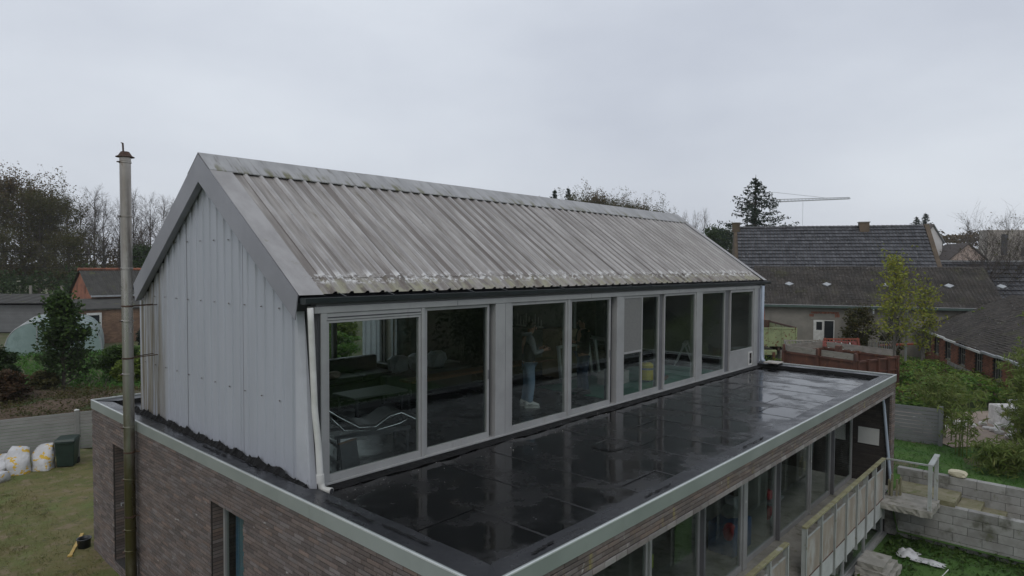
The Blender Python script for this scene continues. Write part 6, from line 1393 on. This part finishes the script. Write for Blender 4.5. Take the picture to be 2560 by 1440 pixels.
# building-site corner: tarp, vacuum, broom, spare windows
b = MB(); n, m = 26, 14; vs = [(6.9+5.0*i/n+.05*math.sin(j*2.1), .20+2.1*j/m+.06*math.sin(i*1.3), .012+.012*abs(math.sin(i*1.9)*math.cos(j*2.3))) for j in range(m+1) for i in range(n+1)]
b.add(vs, [(j*(n+1)+i, j*(n+1)+i+1, (j+1)*(n+1)+i+1, (j+1)*(n+1)+i) for j in range(m) for i in range(n)]); o = b.build('green_tarp', 'tarp_green', smooth=True); tag(o, 'green tarp spread on the floor behind the far panes', 'tarp')
t = thing('drum_vacuum', 'yellow drum vacuum cleaner standing on the green tarp', 'vacuum', (9.24, .95, .025)); MB().lathe([(.15, .03), (.165, .05), (.165, .27), (.16, .28)], 20).build('drum', 'vac_yellow', t, smooth=False); MB().lathe([(.17, .275), (.172, .31), (.168, .32)], 20).build('band', 'grey_plastic', t)
MB().lathe([(.16, .32), (.155, .38), (.11, .43), (.05, .44)], 20).build('motor_head', 'vac_yellow', t, smooth=True); MB().tube([(-.08, 0, .42), (-.07, 0, .47), (.07, 0, .47), (.08, 0, .42)], .014, 6).build('handle', 'grey_plastic', t)
for k in range(4): MB().lathe([(.03, 0), (.03, .03)], 8, (.13*math.cos(k*1.57+.8), .13*math.sin(k*1.57+.8), 0)).build('castor', 'rubber', t)
MB().tube([(.15, 0, .2), (.3, .1, .25), (.42, -.05, .05), (.6, .1, .03)], .02, 8).build('hose', 'grey_plastic', t)
t = thing('push_broom', 'broom with blue handle leaning behind the third post', 'broom', (9.75, .75, .025), .3); MB().box(-.2, -.04, .0, .2, .04, .07).build('head', 'wood_table', t); MB().tube([(0, 0, .07), (.75, .45, .95)], .014, 8).build('handle', 'shop_blue', t)
def spare(label, x, y, w, h, rz, tilt):
    t = thing('spare_window', label, 'window', (x, y, .03), rz, 'spare windows indoors'); t.rotation_euler[0] = tilt; b = MB()
    for q in ((-w/2, -w/2+.07, 0, h), (w/2-.07, w/2, 0, h), (w*.18, w*.18+.07, 0, h)): b.box(q[0], 0, q[2], q[1], .06, q[3])
    for z in (0, h-.07): b.box(-w/2+.07, .004, z, w/2-.07, .056, z+.07)
    b.build('frame', 'white_paint', t); MB().box(-w/2+.05, .028, .05, w/2-.05, .034, h-.05).build('pane', 'glass', t)
spare('white spare window leaning against the box behind the fourth pane', 8.6, 2.55, 1.1, .78, .0, -.12); spare('spare white window standing behind the insect screen', 8.9, 1.85, 1.2, 1.0, 1.2, -.15)
o = MB().box(8.25, 2.75, .004, 8.95, 3.3, 1.15).build('cardboard_box', 'cardboard', None, bevel=.01); tag(o, 'tall cardboard box behind the dark figure', 'box'); MB().box(8.27, 2.743, .9, 8.93, 2.749, .96).build('tape', 'wood_table', o)
t = thing('panel_stack', 'stack of pale panels on the green tarp', 'panels', (8.45, 1.35, .03), .2)
for i in range(8): MB().box(-.35+rnd.uniform(-.03,.03), -.25, i*.035, .35, .25, i*.035+.03).build('panel', 'paver_pale', t)
t = thing('work_trestle', 'pale trestle standing by the far inner wall', 'trestle', (12.4, 1.6, .004), .4); MB().box(-.45, -.05, .55, .45, .05, .62).build('beam', 'white_board', t)
for x in (-.4, .4):
    for y in (-.25, .25): MB().beam((x, y, 0), (x, y*.1, .56), .04, .04).build('leg', 'white_board', t)
for x0, x1, yy in ((3.62, 4.45, .33), (4.5, 4.8, .34)):
    o = MB().box(x0, yy, .006, x1, yy+.03, .03).build('floor_trim', 'white_paint'); tag(o, 'white trim strip lying inside the third pane, '+('longer one' if x0 < 4 else 'shorter one'), 'trim')
# ground-floor clutter behind glass
t = thing('clothes_heap', 'heap of grey bag and coloured clothes behind the ground-floor pane', 'clothes', (7.4, -1.95, -2.5)); MB().box(-.35, -.2, 0, .45, .3, .55).build('blue_box', 'shop_blue', t, bevel=.03)
rock((-.1, -.05, .85), (.32, .22, .2), 31).build('grey_bag', 'bag_grey', t); rock((.1, 0, 1.15), (.25, .2, .16), 32).build('black_coat', 'leather_black', t); rock((-.28, .05, 1.25), (.14, .12, .1), 33).build('pale_cloth', 'paver_pale', t); rock((-.32, -.1, .45), (.1, .1, .16), 34).build('red_cloth', 'shop_red', t); rock((.02, .1, 1.35), (.1, .1, .07), 35).build('orange_cloth', 'orange_plastic', t)
t = thing('toy_pram', 'red and white ride-on toy behind the ground-floor pane', 'toy', (9.15, -2.0, -2.5)); rock((0, 0, .25), (.24, .16, .17), 36).build('body', 'shop_red', t); MB().lathe([(.12, -.04), (.12, .04)], 14).xf(Matrix.Translation((-.2, -.16, .13)) @ Matrix.Rotation(math.pi/2, 4, 'X')).build('wheel', 'white_board', t); MB().box(-.3, -.15, .45, .35, .1, .5).build('tray', 'bag_grey', t); rock((-.15, 0, .62), (.12, .1, .1), 37).build('hood', 'shop_red', t)

# ------------------------------------------------------------------ people
def skin(name, chains, m, parent, sub=2, root=0):
    """chains: lists of (x,y,z,rx[,ry]); points closer than 1 mm are shared joints"""
    vs = []; rad = []; ed = []
    def idx(p):
        for i, q in enumerate(vs):
            if (Vector(q)-Vector(p[:3])).length < .001: return i
        vs.append(tuple(p[:3])); rad.append((p[3], p[4] if len(p) > 4 else p[3])); return len(vs)-1
    for ch in chains:
        k = [idx(p) for p in ch]; ed += list(zip(k[:-1], k[1:]))
    me = bpy.data.meshes.new(name); me.from_pydata(vs, ed, []); me.materials.append(MATS[m]); o = place(name, me, parent)
    o.modifiers.new('skin', 'SKIN').use_smooth_shade = True
    lay = me.skin_vertices[0].data
    for i, v in enumerate(lay): v.radius = rad[i]; v.use_root = (i == root)
    s = o.modifiers.new('sub', 'SUBSURF'); s.levels = sub; s.render_levels = sub; return o
def head(t, c, hair, cap=False):
    """face features on the body's head: nose, ears, hair"""
    x, y, z = c
    MB().prism([(x+.085, y-.012, z-.035), (x+.085, y+.012, z-.035), (x+.085, y, z+.015)], (.022, 0, -.006)).build('nose', 'skin', t)
    for s_ in (-1, 1): MB().lathe([(.012, -.02), (.02, 0), (.012, .02)], 8, (x-.005, y+s_*.073, z-.01), sx=1.1, sy=.5).build('ear', 'skin', t)
    b = MB(); n = 14; vs = []; 
    for j in range(7):
        a = j/6*1.75
        for i in range(n):
            p = 2*math.pi*i/n; low = .35 if math.cos(p) > .45 else 0
            aa = min(a, 1.75-low*1.6); vs.append((x-.006+.098*math.sin(aa)*math.cos(p)*(1.02), y+.081*math.sin(aa)*math.sin(p), z+.010+.112*math.cos(aa)))
    b.add(vs, [(j*n+i, j*n+(i+1) % n, (j+1)*n+(i+1) % n, (j+1)*n+i) for j in range(6) for i in range(n)]); b.build('hair' if not cap else 'cap', hair, t, smooth=True)
    for s_ in (-1, 1): MB().lathe([(.004, -.004), (.011, 0), (.004, .004)], 8, (x+.081, y+s_*.031, z+.004)).build('eye', 'hair_dark', t)
    MB().box(x+.083, y-.02, z-.064, x+.088, y+.02, z-.058).build('mouth', 'far_pink', t)
def hand(chains, w, d, side):
    """palm and five fingers from the wrist w along direction d, curled"""
    w = Vector(w); d = Vector(d).normalized(); s = Vector((0, 0, 1)); lat = d.cross(s).normalized()
    pm = w+d*.05; chains.append([(*w, .021, .026), (*pm, .016, .034)])
    for k, L in zip((-.026, -.009, .009, .025), (.058, .068, .064, .05)):
        a = pm+d*.035+s*k*.9; b1 = a+d*L*.45+lat*side*.006; b2 = b1+d*L*.25+lat*side*.028
        chains.append([(*pm, .016, .034), (*a, .009), (*b1, .0085), (*b2, .007)])
    th = w+d*.03+s*.03; chains.append([(*w, .021, .026), (*th, .010), (*(th+d*.035+s*.02+lat*side*.02), .009)])
def person(label, loc, rz, pose):
    t = thing('person', label, 'person', loc, rz); k = pose
    hip, chest, neck = (0, 0, .86), (k['cx'], 0, 1.20), (k['cx']+.02, 0, 1.385); hd = (k['cx']+k['hx'], 0, 1.515)
    body = [[(*hip, .11, .14), (.005, 0, 1.0, .105, .135), (*chest, .115, .16), (k['cx']+.005, 0, 1.31, .08, .12), (*neck, .052, .055), (k['cx']+k['hx']*.75, 0, 1.46, .068, .066), (*hd, .092, .074), (hd[0]+.0, 0, hd[2]+.075, .075, .060)]]
    for s_, sh in ((-1, 'r'), (1, 'l')):
        S_ = (k['cx'], s_*.18, 1.31); E = k['el_'+sh]; Wt = k['wr_'+sh]
        body.append([(k['cx']+.005, 0, 1.31, .08, .12), (*S_, .056), (*E, .040), (*Wt, .024, .028)])
        dd = Vector(Wt)-Vector(E); hand(body, Wt, dd+Vector((.1, -s_*.05, 0)), -s_)
        kn, an = k['kn_'+sh], k['an_'+sh]
        body.append([(*hip, .11, .14), (0, s_*.085, .80, .085), (*kn, .055), (*an, .036), (an[0]+.13, an[1], .03, .032, .036)])
    skin('body', body, 'skin', t, 2)
    head(t, hd, k['hair'], k.get('capped', False))
    leg = []
    for s_, sh in ((-1, 'r'), (1, 'l')):
        kn, an = k['kn_'+sh], k['an_'+sh]
        leg.append([(0, 0, .92, .135, .165), (0, s_*.088, .78, .108, .098), (kn[0], kn[1], kn[2], .082, .080), ((kn[0]+an[0])/2, (kn[1]+an[1])/2, .26, .076, .074), (an[0], an[1], .075, .072, .068)])
        f = MB(); x, y = an[0], an[1]; prof = [(-.075, .05, .085, .045), (-.05, .055, .115, .05), (.02, .056, .11, .05), (.09, .06, .085, .05), (.15, .056, .062, .045), (.195, .035, .045, .03)]; n = 10; vs = []
        for px_, wy, hz, _ in prof:
            for i in range(n): a = 2*math.pi*i/n; vs.append((x+px_, y+wy*math.copysign(abs(math.cos(a))**.7, math.cos(a)), max(.022, hz*.5+.022+hz*.5*math.sin(a))))
        f.add(vs, [(j*n+i, j*n+(i+1) % n, (j+1)*n+(i+1) % n, (j+1)*n+i) for j in range(5) for i in range(n)]+[tuple(range(n-1,-1,-1)), tuple(range(5*n, 6*n))]); sh_ = f.build('shoe', k['shoe'], t, smooth=True)
        b = MB(); b.prism([(x+q, y+w, .0) for q, w in ((-.085, -.045), (-.085, .045), (.05, .062), (.16, .06), (.205, .03), (.205, -.03), (.16, -.06), (.05, -.062))], (0, 0, .026)); b.build('sole', k['shoe'], sh_)
        if k['shoe'] == 'shoe_white':
            for sd in (-1, 1):                        # curved tick mark on each side of the shoe
                yy = y+sd*.0605; pts = [(-.035, .052), (-.015, .042), (.02, .047), (.075, .072), (.02, .057), (-.01, .055), (-.03, .064)]
                MB().prism([(x+p, yy-.001, z+.012) for p, z in pts], (0, .003, 0)).build('side_mark', 'hair_dark', sh_)
    skin('trousers', leg, k['trouser'], t, 2)
    top = [[(0, 0, .83, .128, .165), (0, 0, .90, .14, .175), (.0, 0, 1.02, .128, .168), (*chest, .138, .182), (k['cx'], 0, 1.31, .10, .145), (k['cx']+.012, 0, 1.385, .066, .07)]]
    arms = []
    for s_, sh in ((-1, 'r'), (1, 'l')):
        S_ = (k['cx'], s_*.185, 1.31); E = k['el_'+sh]; Wt = Vector(E).lerp(Vector(k['wr_'+sh]), .93)
        arms.append([(k['cx'], 0, 1.31, .10, .13), (*S_, .074), (*E, .060), (*Wt, .036)])
    if k['vest']:
        skin('hoodie', [[(0, 0, .95, .10, .14), (*chest, .105, .145), (k['cx'], 0, 1.31, .10, .13), (k['cx']+.01, 0, 1.395, .07, .075)]]+arms, 'hoodie', t, 2); skin('vest', top, 'vest', t, 2)
        b = MB(); b.lathe([(.075, 1.36), (.105, 1.40), (.10, 1.44), (.075, 1.43)], 14, (k['cx']-.035, 0, 0), sx=1.0, sy=1.0); b.build('hood', 'hoodie', t, smooth=True)
        MB().lathe([(.152, .865), (.152, .885), (.14, .89)], 16, (0, 0, 0), sx=.82).build('shirt_hem', 'shirt_white', t, smooth=True)
    else: skin('jacket', top+arms, 'jacket_dark', t, 2)
    return t
person('man in grey hoodie, black vest and blue jeans holding a small controller', (5.32, 1.22, .004), R(-36), dict(cx=.0, hx=.055, el_r=(.06, -.235, 1.05), wr_r=(.28, -.13, 1.10), el_l=(.06, .235, 1.05), wr_l=(.28, .13, 1.10), kn_r=(.03, -.10, .47), an_r=(-.01, -.11, .08), kn_l=(.0, .10, .47), an_l=(-.06, .10, .08), hair='hair_dark', shoe='shoe_white', trouser='denim', vest=True))
a_ = R(-36); ctl = MB().box(-.03, -.10, -.012, .05, .10, .02).build('hand_controller', 'frame_dark', None, bevel=.008); ctl.location = (5.32+math.cos(a_)*.36, 1.22+math.sin(a_)*.36, 1.115); ctl.rotation_euler = (0, -.2, a_); tag(ctl, 'dark controller held by the man in the vest', 'controller'); MB().box(.0, -.06, .021, .012, .06, .08).build('screen', 'window_dark', ctl)
person('dark-clothed person in a cap half hidden by reflections in fourth pane', (7.07, 1.20, .004), R(150), dict(cx=.0, hx=.05, el_r=(.05, -.25, 1.05), wr_r=(.26, -.12, 1.12), el_l=(.05, .25, 1.05), wr_l=(.26, .12, 1.12), kn_r=(.02, -.11, .47), an_r=(.0, -.12, .08), kn_l=(.03, .11, .47), an_l=(-.02, .12, .08), hair='jacket_dark', capped=True, shoe='leather_black', trouser='denim_dark', vest=False))
